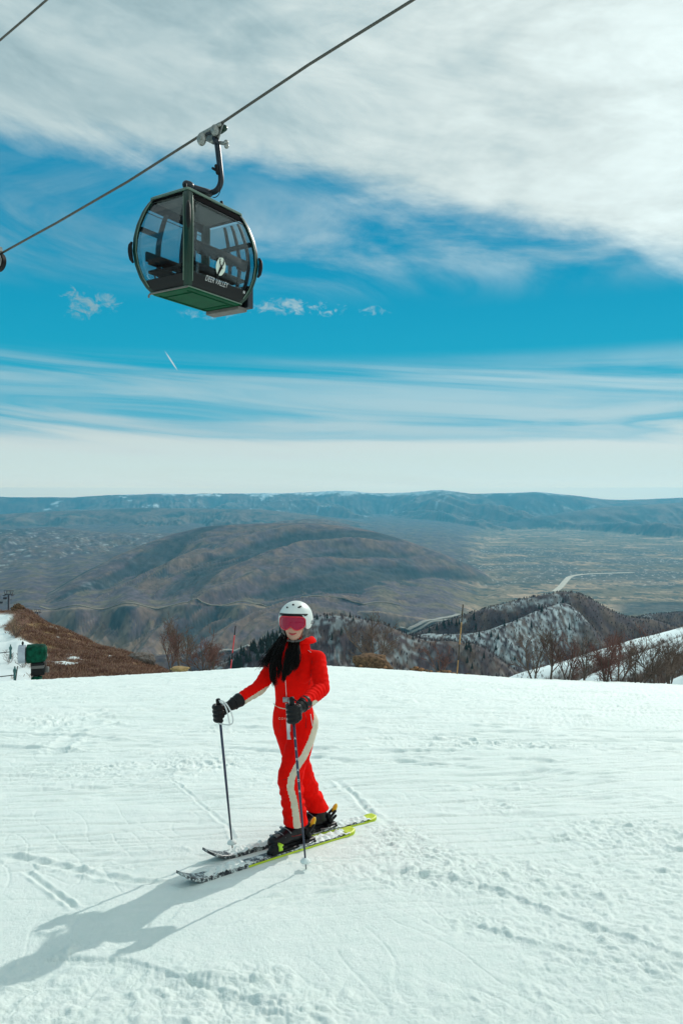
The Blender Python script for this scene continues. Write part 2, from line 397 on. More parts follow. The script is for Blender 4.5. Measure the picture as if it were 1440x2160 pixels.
def snow_z(x,y):
    z=snow_base(x,y); Y=np.maximum(y,.5)
    far=sst(Y,4.5,9)
    z=z+.030*fbm(x*.45,y*.5,3,11)*sst(Y,1,5)+.012*fbm(x*1.7+4,y*2.1,3,21)
    # wind / groomer streaks across the slope, worn by skis
    st=fbm(x*.55+.25*y,y*2.6-.18*x,4,31); z=z+st*(.012+.038*far)*sst(Y,3.5,7)
    st2=ridged(x*.33-.1*y,y*1.5+.10*x,3,41); z=z+np.clip(st2-.62,0,1)*.10*far
    # long thin scratches
    sc=1-np.abs(pn(x*.35+y*.5,y*6.-x*1.1,51))*6; z=z-np.clip(sc,0,1)*.014*sst(Y,3.0,6)
    sc=1-np.abs(pn(x*.5-y*1.1,y*2.5+x*4.1,52))*14; z=z-np.clip(sc,0,1)*.0035*sst(pn(x*.8,y*.8,53),-.1,.3)
    m=np.zeros_like(x)
    for px,py,r,a in LUMPS:
        g=ground(px,py); d=np.hypot((x-g[0])/1.35,(y-g[1])); m=np.maximum(m,a*np.exp(-(d/r)**2*1.2))
    edge_=.0
    for pts,dep,wid in STEPS:
        d,s,t=path_d(x,y,pts); fade=sst(t,0,.12)*sst(1-t,0,.10)
        s_=s*d; z=z+STEPK*np.where(s_>0,dep*np.exp(-(d/.22)**2)*fade, dep*fade*(-.35*np.exp(-(d/.10)**2)))*sst(np.abs(s_),0,.03)
        m=np.maximum(m,np.where(s_>-.01,np.exp(-(d/.20)**2),0)*fade*(.30+.9*sst(pn(x*1.7,y*1.7,64),-.1,.5)))
    for pts,wid,dep,berm in TRACKS:
        d,s,t=path_d(x+.02*pn(x*2,y*2,61),y+.03*pn(x*2.3,y*2.3,62),pts); fade=sst(t,0,.1)*sst(1-t,0,.1)*.55
        z=z+fade*(-dep*np.exp(-(d/wid)**2)+berm*np.exp(-((d-wid*1.9)/(wid*.9))**2)*(1+1.2*pn(x*9,y*9,63)))
        m=np.maximum(m,fade*.45*np.exp(-((d-wid*2)/(wid*2))**2))
    m=m+.35*sst(fbm(x*.5+9,y*.8,3,71),.02,.45)+.30*far*sst(fbm(x*.25+3,y*.9,3,72),.0,.35)
    for i_,(a_,b_,c_) in enumerate((((-9,5.2),(-2,7.4),(9,8.2)),((-12,9.),(0,10.5),(14,9.4)),((-6,4.0),(1.5,6.2),(6,10.5)),((8,5.5),(2,8.0),(-8,12.)),((-14,14.),(0,13.),(16,15.5)),((5,3.9),(9,6.5),(10,12.)),((-3.2,6.6),(-5,9.5),(-12,13.)),((-10,18),(2,20.5),(16,19.)))):
        pp=[]
        for t_ in np.linspace(0,1,7):
            pp.append(((1-t_)**2*a_[0]+2*t_*(1-t_)*b_[0]+t_*t_*c_[0],(1-t_)**2*a_[1]+2*t_*(1-t_)*b_[1]+t_*t_*c_[1],0))
        d,s,t=path_d(x,y,pp); dd_=np.abs(d*s-.0); w_=.035+.002*pp[3][1]
        dp=(.010+.0012*pp[3][1])*sst(pn(x*.7+i_,y*.7,66),-.35,.25)
        z=z-dp*np.exp(-(dd_/w_)**2)-dp*np.exp(-((d*s-.26)/w_)**2)+.5*dp*np.exp(-((d*s+.09)/w_)**2)
    m=np.clip(m,0,1.1)
    # billowed crumbs of snow
    wx=x+.03*pn(x*5,y*5,80); wy=y+.03*pn(x*5+7,y*5,81)
    b=(np.abs(pn(wx*8.,wy*9.,82))*1.0+np.abs(pn(wx*17,wy*19,83))*.55+np.abs(pn(wx*36,wy*40,84))*.28)
    c=np.clip(pn(wx*11+3,wy*12,85),0,1)**1.5
    amp=sst(m,.05,1.)
    z=z+amp*(.020*b+.026*c-.010)*(1+.8*far)
    z=z+.0030*fbm(x*14,y*15,3,91)+.0012*fbm(x*50,y*50,2,95)
    # packed by the skis
    for a,bb in (SKI1,SKI2):
        d,t,s=seg_d(x,y,a,bb); k=np.exp(-(d/.10)**2)*sst(t,-.01,.02); z=z*(1-k)+(snow_base(x,y)-.004)*k
    return z
th=thetas(math.radians(28),1100,math.radians(75),70,26)
rs=np.concatenate([np.linspace(.25,1.6,14)[:-1], np.geomspace(1.6,2.6,60)[:-1], np.geomspace(2.6,12,620)[:-1], np.geomspace(12,80,420)])
X,Y,Fc=polar(th,rs)
Z=snow_z(X.ravel(),Y.ravel())
msnow=bpy.data.materials.new('snow'); msnow.use_nodes=True; t=NT(msnow.node_tree); b=t.n['Principled BSDF']
g=t.new('ShaderNodeNewGeometry').outputs['Position']
nz=t.noise(g,.35,5,.6); nz2=t.noise(g,7.,5,.65)
c=t.mix(t.ss(nz,.3,.7),(.77,.865,.825),(.82,.895,.86)); c=t.mix(t.ss(nz2,.35,.65,0.,.5),c,(.85,.91,.88))
t.l.new(c,b.inputs['Base Color']); b.inputs['Roughness'].default_value=.62; b.inputs['Specular IOR Level'].default_value=.25
bn=t.new('ShaderNodeBump'); bn.inputs['Distance'].default_value=.0055; bn.inputs['Strength'].default_value=1.
fine=t.noise(g,190.,4,.75); t.l.new(t.m('ADD',fine,t.m('MULTIPLY',t.noise(g,45.,4,.7),1.4)),bn.inputs['Height']); t.l.new(bn.outputs[0],b.inputs['Normal'])
snow=link_mesh('snow_slope',np.stack([X.ravel(),Y.ravel(),Z],1),Fc,msnow); snow['kind']='structure'

# ------------------------------------------------------------------ far terrain
class Ridge:
    def __init__(s,pts,sf,sb,w,amp,sc,seed,kind='std',gul=0.,shear=.3):
        s.shear=shear
        s.px=np.array([p[0] for p in pts],float); s.q=np.array([(p[1]-HZ)/F for p in pts]); s.y=np.array([p[2] for p in pts],float)
        s.sf,s.sb,s.w,s.amp,s.sc,s.seed,s.kind,s.gul=sf,sb,w,amp,sc,seed,kind,gul
        g=np.arange(-4000,5500,4.); k=np.exp(-(np.arange(-10,11)/4.)**2); k/=k.sum()
        s.gx=g; s.gq=np.convolve(np.interp(g,s.px,s.q),k,'same'); s.gy=np.convolve(np.interp(g,s.px,s.y),k,'same')
        s.gq[:12]=s.gq[12]; s.gy[:12]=s.gy[12]; s.gq[-12:]=s.gq[-13]; s.gy[-12:]=s.gy[-13]
    def z(s,u,Y,X):
        px=720+F*u; q=np.interp(px,s.gx,s.gq); yc=np.interp(px,s.gx,s.gy)
        zc=-q*yc
        if s.kind=='ratio':
            t=np.clip((Y-50)/(yc-50),0,1); z=-Y*(.264+(q-.264)*t**.9)
            d=np.maximum(Y-yc,0); z=np.where(Y>yc,zc-s.sb*(np.sqrt(d*d+s.w**2)-s.w),z)
            am=sst(t,.0,.5)*s.amp
            return z+am*fbm(X/s.sc,Y/s.sc,5,s.seed), np.where(Y>yc,-d,yc-Y)
        wv=.10*s.sc*pn(X/s.sc*.6,Y/s.sc*.6,s.seed+40)
        d=yc-Y+wv; f=np.where(d>0,s.sf,s.sb)
        z=zc-f*(np.sqrt(d*d+s.w**2)-s.w)
        am=s.amp*(.22+.78*sst(np.abs(d),0,s.w*3))
        z=z+am*(fbm(X/s.sc,Y/s.sc,6,s.seed,.52))
        if s.gul:
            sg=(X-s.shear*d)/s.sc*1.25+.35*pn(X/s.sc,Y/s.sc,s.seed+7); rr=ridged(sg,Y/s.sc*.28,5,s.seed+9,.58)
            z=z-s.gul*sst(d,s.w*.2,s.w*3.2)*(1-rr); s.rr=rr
        return z,d
R_={}
R_['far']=Ridge([(-3000,1045,34000),(-600,1050,32000),(0,1047,30000),(150,1049,30000),(330,1042,30000),(480,1041,31000),(600,1041,31000),(660,1038,31000),(720,1034,30000),(780,1040,30000),(830,1040,30000),(930,1032,29000),(990,1041,29000),(1130,1036,28000),(1200,1042,28000),(1290,1054,28000),(1440,1051,28000),(2000,1048,28000),(4500,1040,30000)],.10,.2,900,420,5200,100,gul=850)
R_['far_left']=Ridge([(-3000,1075,19000),(-300,1085,19000),(0,1086,19000),(150,1078,19500),(300,1070,20000),(420,1072,20000),(560,1076,19500),(660,1085,19000),(760,1100,18500),(900,1125,18000),(1050,1160,18000),(4500,1200,18000)],.075,.12,700,260,3300,110,gul=430)
R_['far_right']=Ridge([(-3000,1250,22000),(860,1150,21000),(1000,1118,21000),(1120,1090,21500),(1250,1072,22000),(1350,1066,22000),(1440,1060,22500),(1700,1050,23000),(4500,1050,23000)],.085,.12,700,280,3600,120,gul=600)
R_['plateau']=Ridge([(-3000,1105,11500),(-300,1110,11500),(0,1118,11500),(120,1112,12000),(200,1124,11500),(350,1127,11500),(500,1118,11500),(600,1100,11500),(650,1094,11500),(700,1098,11500),(770,1118,11500),(900,1155,11500),(1000,1200,11500),(4500,1300,11500)],.062,.1,500,120,1500,130,gul=130)
R_['mountain']=Ridge([(-3000,1330,4800),(-300,1320,4800),(0,1302,4950),(60,1284,5150),(100,1262,5400),(150,1228,5850),(200,1200,6300),(250,1172,6800),(300,1150,7250),(360,1128,7650),(430,1112,7950),(560,1104,8200),(640,1102,8200),(700,1106,8200),(780,1119,8100),(860,1142,8000),(940,1172,8000),(1010,1205,8000),(1080,1240,8000),(1300,1330,8000),(4500,1400,8000)],.112,.15,330,80,1250,140,gul=125,shear=-.65)
R_['bench']=Ridge([(-3000,1292,4700),(-60,1292,4700),(0,1294,4750),(60,1289,4600),(110,1291,4800),(160,1284,4630),(215,1288,4790),(270,1277,4630),(335,1283,4800),(395,1273,4630),(450,1281,4800),(510,1275,4630),(570,1286,4760),(625,1288,4650),(680,1284,4630),(740,1292,4800),(800,1290,4600),(850,1300,4700),(930,1312,4700),(1010,1345,4700),(1100,1400,4700),(4500,1450,4700)],.26,-.004,85,34,620,160,gul=200,shear=-.75)
R_['hill_bump']=Ridge([(-3000,1500,2300),(1200,1360,2300),(1290,1325,2300),(1340,1306,2300),(1380,1297,2300),(1440,1292,2300),(1600,1270,2300),(4500,1270,2300)],.35,.3,90,30,240,170,gul=20)
R_['peak']=Ridge([(-3000,1500,1600),(700,1430,1600),(800,1380,1600),(840,1354,1600),(900,1328,1600),(950,1310,1600),(1000,1293,1600),(1060,1276,1600),(1110,1263,1600),(1150,1256,1600),(1195,1250,1600),(1230,1258,1600),(1290,1290,1600),(1330,1303,1600),(1380,1308,1600),(1440,1330,1600),(1600,1350,1600),(4500,1400,1600)],.36,.35,45,22,150,180,gul=16)
R_['peak_spur']=Ridge([(-3000,1500,1250),(600,1430,1250),(760,1372,1250),(840,1350,1250),(900,1336,1250),(950,1339,1250),(1010,1336,1260),(1060,1320,1300),(1120,1295,1380),(1190,1270,1480),(1215,1285,1480),(1260,1335,1400),(1300,1390,1300),(1400,1460,1300),(4500,1600,1300)],.42,.5,40,20,120,190,gul=18)
R_['near_hill']=Ridge([(-3000,1600,900),(300,1450,900),(430,1420,900),(480,1400,900),(530,1368,900),(590,1338,920),(640,1312,940),(690,1299,950),(740,1303,950),(800,1313,950),(850,1334,940),(900,1352,930),(960,1352,930),(1010,1362,930),(1100,1430,930),(4500,1600,930)],.40,.4,30,14,90,200,gul=14)
R_['ridge_a']=Ridge([(-3000,1900,260),(900,1530,260),(1000,1475,260),(1093,1427,260),(1180,1404,260),(1276,1370,260),(1350,1350,260),(1440,1327,260),(1600,1285,260),(2500,1100,260),(4500,1000,260)],.42,.3,9,1.6,22,210)
R_['ridge_b']=Ridge([(-3000,1900,190),(1100,1510,190),(1245,1431,190),(1318,1400,190),(1380,1372,190),(1440,1345,190),(1600,1285,190),(2500,1100,190),(4500,1000,190)],.42,.3,8,1.4,18,220)
R_['ridge_c']=Ridge([(-3000,1900,130),(1300,1520,130),(1404,1445,130),(1440,1428,130),(1600,1340,130),(2500,1100,130),(4500,1000,130)],.3,.3,5,.6,14,230)
R_['left_knoll']=Ridge([(-3000,1050,120),(-600,1180,112),(-200,1262,108),(0,1286,105),(30,1281,105),(46,1279,104),(62,1296,102),(92,1313,100),(117,1327,98),(176,1349,95),(234,1371,92),(262,1386,88),(293,1402,85),(340,1420,83),(420,1448,80),(600,1520,78),(4500,2500,78)],0,.42,5,1.3,9,240,'ratio')
NAMES=list(R_)
RR=[None]
def terr(X,Yw):
    r=np.hypot(X,Yw); Y=np.maximum(Yw,r*.5); u=np.clip(X/Y,-1.7,1.7)
    lg=np.log(np.maximum(Y,20))
    base=np.interp(lg,np.log([20,50,100,200,500,900,1600,3000,3900,6000,12000,60000]),[-9,-14.2,-31,-66,-175,-330,-540,-800,-882,-885,-880,-870])
    base=base+np.interp(Y,[60,500,3000,9000],[.5,4,14,10])*fbm(X/np.maximum(Y*.25,20.)*1.,Y*0+lg*4,4,300)
    RR[0]=np.full(X.shape,.6); z=base; idx=np.full(X.shape,-1); dd=np.full(X.shape,0.)
    for i,n in enumerate(NAMES):
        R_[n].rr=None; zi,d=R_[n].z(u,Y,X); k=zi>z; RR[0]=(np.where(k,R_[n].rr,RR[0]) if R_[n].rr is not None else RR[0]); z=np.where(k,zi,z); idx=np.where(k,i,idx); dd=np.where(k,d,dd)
    z=np.where(Y<56,np.minimum(z,snow_base(X,Y)-.25*sst(56-Y,0,4)),z)
    return z,idx,dd,base
th=thetas(math.radians(27.5),1050,math.radians(65),60,20)
rs=np.concatenate([np.geomspace(40,300,330)[:-1],np.geomspace(300,4000,400)[:-1],np.geomspace(4000,40000,460)[:-1],np.geomspace(40000,45500,4)])
X,Y,Fc=polar(th,rs); X=X.ravel(); Y=Y.ravel()
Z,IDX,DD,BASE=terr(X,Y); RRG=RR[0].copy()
# what grows where, with gully dark and ridge tan painted to strengthen relief
m_=len(th); Zg=Z.reshape(-1,m_); Yg=np.maximum(Y,np.hypot(X,Y)*.5); PX=720+F*np.clip(X/Yg,-3,3); PY=HZ-F*Z/Yg
C=np.zeros((len(X),3))
def lerp(a,b,t): return a*(1-t[:,None])+b*t[:,None]
n_big=fbm(X/900,Y/900,5,400); n_mid=fbm(X/220,Y/220,5,410); n_sm=fbm(X/60,Y/60,4,420)
npx=fbm(X/17,Y/26,4,430)            # roughly constant grain whatever the distance
def colr(*c): return np.array(c,float)[None,:]
brown=colr(.165,.112,.088); purple=colr(.088,.068,.078); sage=colr(.13,.125,.085); tan=colr(.36,.26,.17); dark=colr(.016,.032,.038); snowc=colr(.74,.82,.82); grey=colr(.16,.15,.13)
# valley floor
k=IDX==-1
fx=X/1100+.4*pn(X/1500,Y/1500,440); fy=Y/700+.3*pn(X/1500,Y/1500,441)
cell=pn(np.floor(fx*3)*.37+.5,np.floor(fy*3)*.53+.5,442)
floor=lerp(colr(.19,.155,.10),colr(.46,.325,.215),sst(cell+.4*n_mid,-.2,.45))
floor=lerp(floor,colr(.060,.070,.062),sst(n_mid+.35*n_sm,.06,.26)*.9)
town=sst(Y,6500,8500)*sst(-Y,-14500,-12000)*sst(n_big,-.35,.1)
floor=lerp(floor,colr(.075,.085,.085),town*.75)
floor=lerp(floor,colr(.60,.58,.54),sst(town,.2,.6)*sst(fbm(X/45,Y/70,2,443),.34,.46)*.75)
floor=lerp(floor,colr(.035,.055,.060),sst(PX,1270,1330)*sst(-np.abs(PY-1283+12*n_mid),-17,-9)*.85); nearf=sst(-Y,-5200,-4300); floor=lerp(floor,colr(.17,.12,.085),nearf*.75)
C=np.where(k[:,None],floor,C)
for n in ('far','far_left','far_right'):
    k=IDX==NAMES.index(n)
    c=lerp(brown*1.05,colr(.055,.065,.06),sst(n_big+.5*n_mid,-.1,.35)); c=lerp(c,dark*1.5,sst(-RRG,-.45,-.15)*.6); c=lerp(c,tan*.8,sst(fbm(X/1600,Y/700,4,450),.15,.5)*.5)  # gullies darkened in the colour so the far ranges show relief shading
    hi=sst(Z,-20 if n=='far' else -250,230 if n=='far' else 100)
    sn=sst(fbm(X/1300,Y/700,5,460)+.5*n_mid+hi*.75,.36 if n=='far' else .66,.60 if n=='far' else .88)
    lf=1-sst(PX,600,1000)*.55
    c=lerp(c,snowc,np.clip(sn*lf,0,1)); C=np.where(k[:,None],c,C)
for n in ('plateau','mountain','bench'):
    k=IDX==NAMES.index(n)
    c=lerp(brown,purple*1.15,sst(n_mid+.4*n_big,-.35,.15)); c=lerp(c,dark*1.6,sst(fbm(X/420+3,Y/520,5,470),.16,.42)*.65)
    gx=np.gradient(Zg,axis=1).ravel(); gs=sst(gx/np.maximum(Yg*.0009,.5)+.5*n_sm,.12,.55)      # dry grass on the west spur faces, its tan also painting in relief
    c=lerp(c,tan*.72,gs*(.62 if n!='plateau' else .3)*sst(n_mid+.2,-.2,.3))
    c=lerp(c,colr(.16,.13,.09),sst(fbm(X/700,Y/260,4,475),.1,.4)*.45)
    c=lerp(c,dark*1.3,sst(-RRG,-.42,-.15)*.75); c=lerp(c,tan*.62,sst(RRG+.25*n_sm,.70,.90)*(.75 if n=='bench' else .45 if n!='plateau' else .25))  # brush in gullies, grass on ridges, toned to paint in relief shading
    if n=='bench':
        top=sst(-DD,-30,90); c=lerp(c,lerp(colr(.15,.125,.085),purple*1.3,sst(n_mid+.5*n_sm,-.25,.1)),top*.8)
        c=lerp(c,tan*.75,sst(-np.abs(DD+20+40*n_mid),-45,-10)*sst(n_sm+.4,-.2,.3)*.8)
    if n in('plateau','mountain'):
        west=.6*(1-sst(PX,120,420)) if n!='plateau' else (1-sst(PX,560,760))
        sp=sst(ridged(X/330+.3*n_big,Y/210,4,480),.60,.80)*sst(fbm(X/120,Y/90,3,485),-.05,.3)
        c=lerp(c,snowc*.7,np.clip(sp*west*(.8 if n=='plateau' else .35),0,1))
        if n=='plateau': c=lerp(c,grey*1.0,sst(n_sm,-.2,.4)*.5)
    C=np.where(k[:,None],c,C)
k=(IDX>=0)&(IDX<=NAMES.index('bench')); lowf=(1-sst(Z-BASE+30*n_mid,5,90))*k; C=lerp(C,floor,lowf)
for n in ('hill_bump','peak','peak_spur','near_hill'):
    k=IDX==NAMES.index(n)
    f1=fbm(X/34,Y/60,5,490); f2=fbm(X/9,Y/14,3,495)
    c=lerp(colr(.060,.048,.055),colr(.105,.078,.065),sst(f1,-.2,.3))
    if n=='peak': s_=sst(f1+.35*f2+.55*np.exp(-((PX-1100)/90)**2-((PY-1275)/14)**2)+.5*np.exp(-((PX-1170)/40)**2-((PY-1262)/10)**2),.25,.5)*(1-sst(PX,1195,1215))*.5
    elif n=='peak_spur': s_=.85*sst(f1*.5+.7*f2+.42,.12,.55)*(1-.85*sst(PX+.8*(PY-1300),1225,1270))
    elif n=='near_hill': s_=.62*sst(f1*.28+.75*f2+.30+.34*sst(-PY,-1335,-1303),.22,.62)*(1-.9*np.exp(-((PX-790)/60)**2-((PY-1325)/22)**2))*(1-.7*sst(PX,840,960))*.85
    else: s_=sst(f1+f2*.5+.6*np.exp(-((PX-1365)/14)**2),.35,.6)*.6
    c=lerp(c,colr(.37,.45,.47),s_*(.25+.75*sst(f2+.4*npx,-.2,.2))); C=np.where(k[:,None],c,C)
for n in ('ridge_a','ridge_b','ridge_c'):
    k=IDX==NAMES.index(n); f1=fbm(X/7,Y/9,4,500); f2=fbm(X/1.6,Y/2.5,3,505)
    bt={'ridge_a':(5.,13.),'ridge_b':(5.5,11.),'ridge_c':(40.,60.)}[n]
    s_=1-sst(DD+3.5*f1+2*f2,bt[0],bt[1]); s_=np.maximum(s_,.35*sst(f1+f2,.1,.35))
    c=lerp(brown*.95+0*C,snowc*1.04,s_); c=lerp(c,purple,sst(f2,.1,.4)*(1-s_)*.6); C=np.where(k[:,None],c,C)
k=IDX==NAMES.index('left_knoll'); f1=fbm(X/5,Y/7,5,510); f2=fbm(X/1.2,Y/2.,4,515)
c=lerp(colr(.20,.12,.085),colr(.30,.21,.10),sst(f1+.5*f2+.35*np.exp(-((PX-90)/70)**2-((PY-1345)/25)**2),.0,.5)); c=lerp(c,colr(.11,.055,.045),sst(fbm(X/3,Y/6,4,520),.05,.3)*.7)
edge_=np.interp(PY,[1290,1310,1325,1345,1360,1385,1400,1440],[32,30,5,42,75,100,70,95])
s_=sst(edge_-PX+26*f1+16*f2,-6,8)*sst(PY,1292,1299)
PF=np.where(k,f2+.6*f1+.72*np.exp(-((PX-140)/45)**2-((PY-1395)/16)**2),-1)
s_=np.maximum(s_,sst(f2+.6*f1+.72*np.exp(-((PX-140)/45)**2-((PY-1395)/16)**2),.48,.56))
c=lerp(c,colr(.10,.055,.035),np.exp(-((PX-45)/14)**2-((PY-1284)/9)**2)); c=lerp(c,colr(.055,.06,.02),sst(np.exp(-((PX-112)/28)**2-((PY-1418)/13)**2)+.3*f2,.4,.6)*.9)
c=lerp(c,snowc*1.03,s_); C=np.where(k[:,None],c,C)
mterr=attr_mat('terrain_ground',.95,.012,.18)
g1=0
for q_,sc_ in enumerate((3.,9.,27.,80.,240.)):
    wq=np.exp(-(np.log(np.maximum(Y,50)*.008/sc_)/.9)**2); g1=g1+wq*(fbm(X/sc_,Y/(sc_*1.6),3,530+q_)*1.0)
C=C*np.clip(1+.75*g1*sst(Y,140,600),.35,1.9)[:,None]
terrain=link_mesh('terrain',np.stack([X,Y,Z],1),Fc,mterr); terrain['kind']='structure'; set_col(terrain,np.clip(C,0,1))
TX,TY,TZ,TI,TPX,TPY,TS=X,Y,Z,IDX,PX,PY,C

def hit(px,py,lo=60,hi=40000,n=6000):
    Ys=np.geomspace(lo,hi,n); u=(px-720)/F; z,_,_,_=terr(u*Ys,Ys); ray=-(py-HZ)/F*Ys
    k=np.argmax(z>=ray)
    if z[k]<ray[k]: return None
    return V3(u*Ys[k],Ys[k],z[k])
# ------------------------------------------------------------------ roads in the valley
mroad=mat('pale_road',(.36,.33,.28),.9,0,.08,.01)
mroad2=mat('pale_highway',(.62,.56,.45),.9,0,.08,.01)
mdirt=mat('dirt_road',(.25,.20,.135),.95,0,.1,.01)
def road(name,pts,width,m,lo=3000,step=30.,fit=None):
    H=[hit(px,py,lo) for px,py in pts]; H=[h for h in H if h is not None]
    A=np.array(H); u_=A[:,0]/A[:,1]
    if fit is not None and len(A)>fit+1:
        A[:,1]=np.polyval(np.polyfit(u_,A[:,1],fit),u_); A[:,0]=u_*A[:,1]
    d=np.r_[0,np.cumsum(np.hypot(*np.diff(A[:,:2],axis=0).T))]; n=max(4,int(d[-1]/step))
    s=np.linspace(0,d[-1],n); x=np.interp(s,d,A[:,0]); y=np.interp(s,d,A[:,1])
    k=np.ones(9)/9
    if n>20:
        xp=np.pad(x,4,'edge'); yp=np.pad(y,4,'edge'); x=np.convolve(xp,k,'valid'); y=np.convolve(yp,k,'valid')
    tx=np.gradient(x); ty=np.gradient(y); L=np.hypot(tx,ty)+1e-9; nx,ny=-ty/L,tx/L
    cols=[]
    for o in (-.5,-.17,.17,.5):
        xx=x+nx*o*width; yy=y+ny*o*width; z=terr(xx,yy)[0]; cols.append(np.stack([xx,yy,z],1))
    G=np.stack(cols,1); G[:,:,2]=G[:,:,2].max(1)[:,None]+3.5
    mb=MB(); mb.grid(G,thick=np.array([0,0,-6.])); o=mb.build(name,m,None,False); o['kind']='structure'
    return o
road('highway',[(838,1334),(870,1324),(905,1314),(940,1305),(975,1297)],34,mroad)
road('highway',[(845,1340),(880,1329),(912,1319),(948,1309),(985,1300)],26,mroad)
road('highway',[(1168,1249),(1180,1240),(1190,1228),(1200,1217),(1216,1213),(1240,1211),(1300,1209),(1340,1208)],58,mroad2)
road('highway',[(420,1378),(460,1377),(500,1373),(540,1366),(600,1352)],24,mroad)
road('dirt_road',[(75,1288),(140,1284),(220,1276),(300,1271),(380,1268),(450,1267),(520,1269),(600,1271),(650,1262),(700,1270),(760,1272),(850,1272)],20,mdirt,fit=2)
road('dirt_road',[(1020,1262),(1040,1254),(1060,1250)],22,mdirt)

# ------------------------------------------------------------------ air
haze_m=bpy.data.materials.new('air_haze'); haze_m.use_nodes=True; t=NT(haze_m.node_tree); t.n.clear()
pv=t.new('ShaderNodeVolumePrincipled'); pv.inputs['Color'].default_value=(.17,.70,1.0,1); pv.inputs['Density'].default_value=3.2e-5; pv.inputs['Anisotropy'].default_value=0.25
ou=t.new('ShaderNodeOutputMaterial'); t.l.new(pv.outputs[0],ou.inputs['Volume'])
hb=MB(); hb.box((0,0,(-1600+620)/2),(47000,47000,(620+1600)/2)); hz=hb.build('haze',haze_m,None,False)
tag(hz,'thin blue air haze filling the valley toward the far mountains','haze',kind='stuff')
#PART2
# ================================================================== THE SKIER
m_red=mat('red_suit',(.86,.006,.003),.85,0,.07,14.,.0010,90.,.06)
m_beige=mat('beige_stripe',(.62,.55,.42),.7,0,.05)
m_white=mat('white_webbing',(.72,.72,.72),.6,0,.05)
m_glove=mat('black_leather',(.008,.008,.009),.42,0,.1,60,.001,120,.22)
m_hair=mat('black_hair',(.0035,.0028,.0026),.42,0,.3,80,0,1,.12)
m_skin=mat('skin',(.62,.33,.235),.5,0,.04,60,0,1,.4)
m_lip=mat('lips',(.52,.045,.055),.45,0,.03)
m_helm=mat('white_helmet',(.70,.74,.71),.42,0,.02,10,0,1,.5)
m_black=mat('black_plastic',(.007,.008,.009),.45,0,.1,50,0,1,.2)
m_grey=mat('grey_padding',(.14,.135,.13),.85,0,.15,90,.0015,150)
m_lens=mat('pink_lens',(.34,.003,.040),.12,0,.06,20,0,1,.30)
m_frame=mat('red_goggle_frame',(.62,.012,.035),.35,0,.03)
m_boot=mat('black_boot_shell',(.007,.007,.009),.3,0,.1,40,0,1,.25)
m_buckle=mat('grey_buckle',(.30,.31,.32),.35,.6,.05)
m_lime=mat('lime_plastic',(.45,.75,.03),.4,0,.03)
m_yel=mat('yellow_lever',(.75,.50,.02),.4,0,.03)
m_pole=mat('blue_grey_pole',(.035,.045,.085),.35,.3,.08,30)
m_snowc=mat('caked_snow',(.74,.82,.80),.7,0,.03,60,.003,140)
Lr=ground(612,1790); Rr=ground(661,1755)
feet=(Lr+Rr)/2
person=thing('person','skier in a red one-piece suit, white helmet and pink goggles standing on skis','person',feet)
def J(*a): return P(*a)
dL=unit(SKI1[0]-SKI1[1]); dR=unit(SKI2[0]-SKI2[1])
ax=unit(V3(.3335,-.15,0)); fw=unit(V3(-.15,-.3335,0)); up=V3(0,0,1)     # her left, her front
D0=5.33
tor=[((621,1566,D0+.02),.105,.095),((622,1548,D0+.02),.150,.112),((623,1524,D0+.01),.168,.122),((620,1503,D0),.150,.112),((617,1480,D0-.01),.122,.094),((618,1458,D0-.015),.130,.098),((621,1430,D0-.02),.148,.112),((623,1405,D0-.03),.163,.115),((625,1386,D0-.02),.165,.095),((626,1374,D0-.02),.120,.082),((625,1364,D0-.03),.070,.066),((624,1350,D0-.04),.062,.062)]
shR,elR,wrR=J(584,1394,5.40),J(547,1450,5.24),J(500,1489,5.04)
shL,elL,wrL=J(669,1391,5.24),J(679,1452,5.08),J(645,1492,4.84)
hipL,knL,hmL=J(643,1532,5.30),J(611,1640,5.07),Lr+V3(.0,0,.17)-dL*.04
hipR,knR,hmR=J(603,1532,5.42),J(637,1638,5.50),Rr+V3(0,0,.17)-dR*.04
hmL[0]+=.01
tipR=ground(491,1792)+V3(0,0,-.01); topR=J(460,1474,5.0); tipL=ground(646,1834)+V3(0,0,-.01); topL=J(615,1470,4.72)
axR=unit(topR-tipR); axL=unit(topL-tipL); hR=topR-axR*.098; hL=topL-axL*.105
wrR=hR+unit(elR-hR)*.118; wrL=hL+unit(elL-hL)*.108
def torso(mb,k=1.,dk=0.):
    mb.loft([(J(*c),ax,fw,rx*k+dk,ry*k+dk) for c,rx,ry in tor],28,e=2.3)
# ---- body: one continuous skin with head, hands and feet inside the clothes
HC=J(623,1309,5.25)                       # centre of the head, eye level
yaw=math.radians(13); hx=V3(math.cos(yaw),-math.sin(yaw)*0+math.sin(yaw)*-1*0,0)
hf=unit(V3(-math.sin(yaw)*.9,-math.cos(yaw),-.03)); hx=unit(np.cross(hf,up))*-1
if hx[0]<0: hx=-hx
hu=unit(np.cross(hx,-hf)); 
if hu[2]<0: hu=-hu
HR=np.array([hx,-hf,hu])                  # local x right in picture, y back, z up
def H(x,y,z): return HC+x*HR[0]+y*HR[1]+z*HR[2]
bm=MB(); torso(bm,.86)
for a,b,c,ra,rb,rc in ((shR,elR,wrR,.05,.038,.030),(shL,elL,wrL,.05,.038,.030)): bm.cap(a,b,ra,rb); bm.cap(b,c,rb,rc)
for a,b,h_,c in ((hipL,knL,hmL,Lr+V3(0,0,.09)-dL*.03),(hipR,knR,hmR,Rr+V3(0,0,.09)-dR*.03)): bm.cap(a,b,.078,.052); bm.cap(b,h_,.050,.034); bm.cap(h_,c,.034,.032)
for r_,d in ((Lr,dL),(Rr,dR)): bm.cap(r_+V3(0,0,.075)-d*.06,r_+V3(0,0,.07)+d*.10,.035,.028)
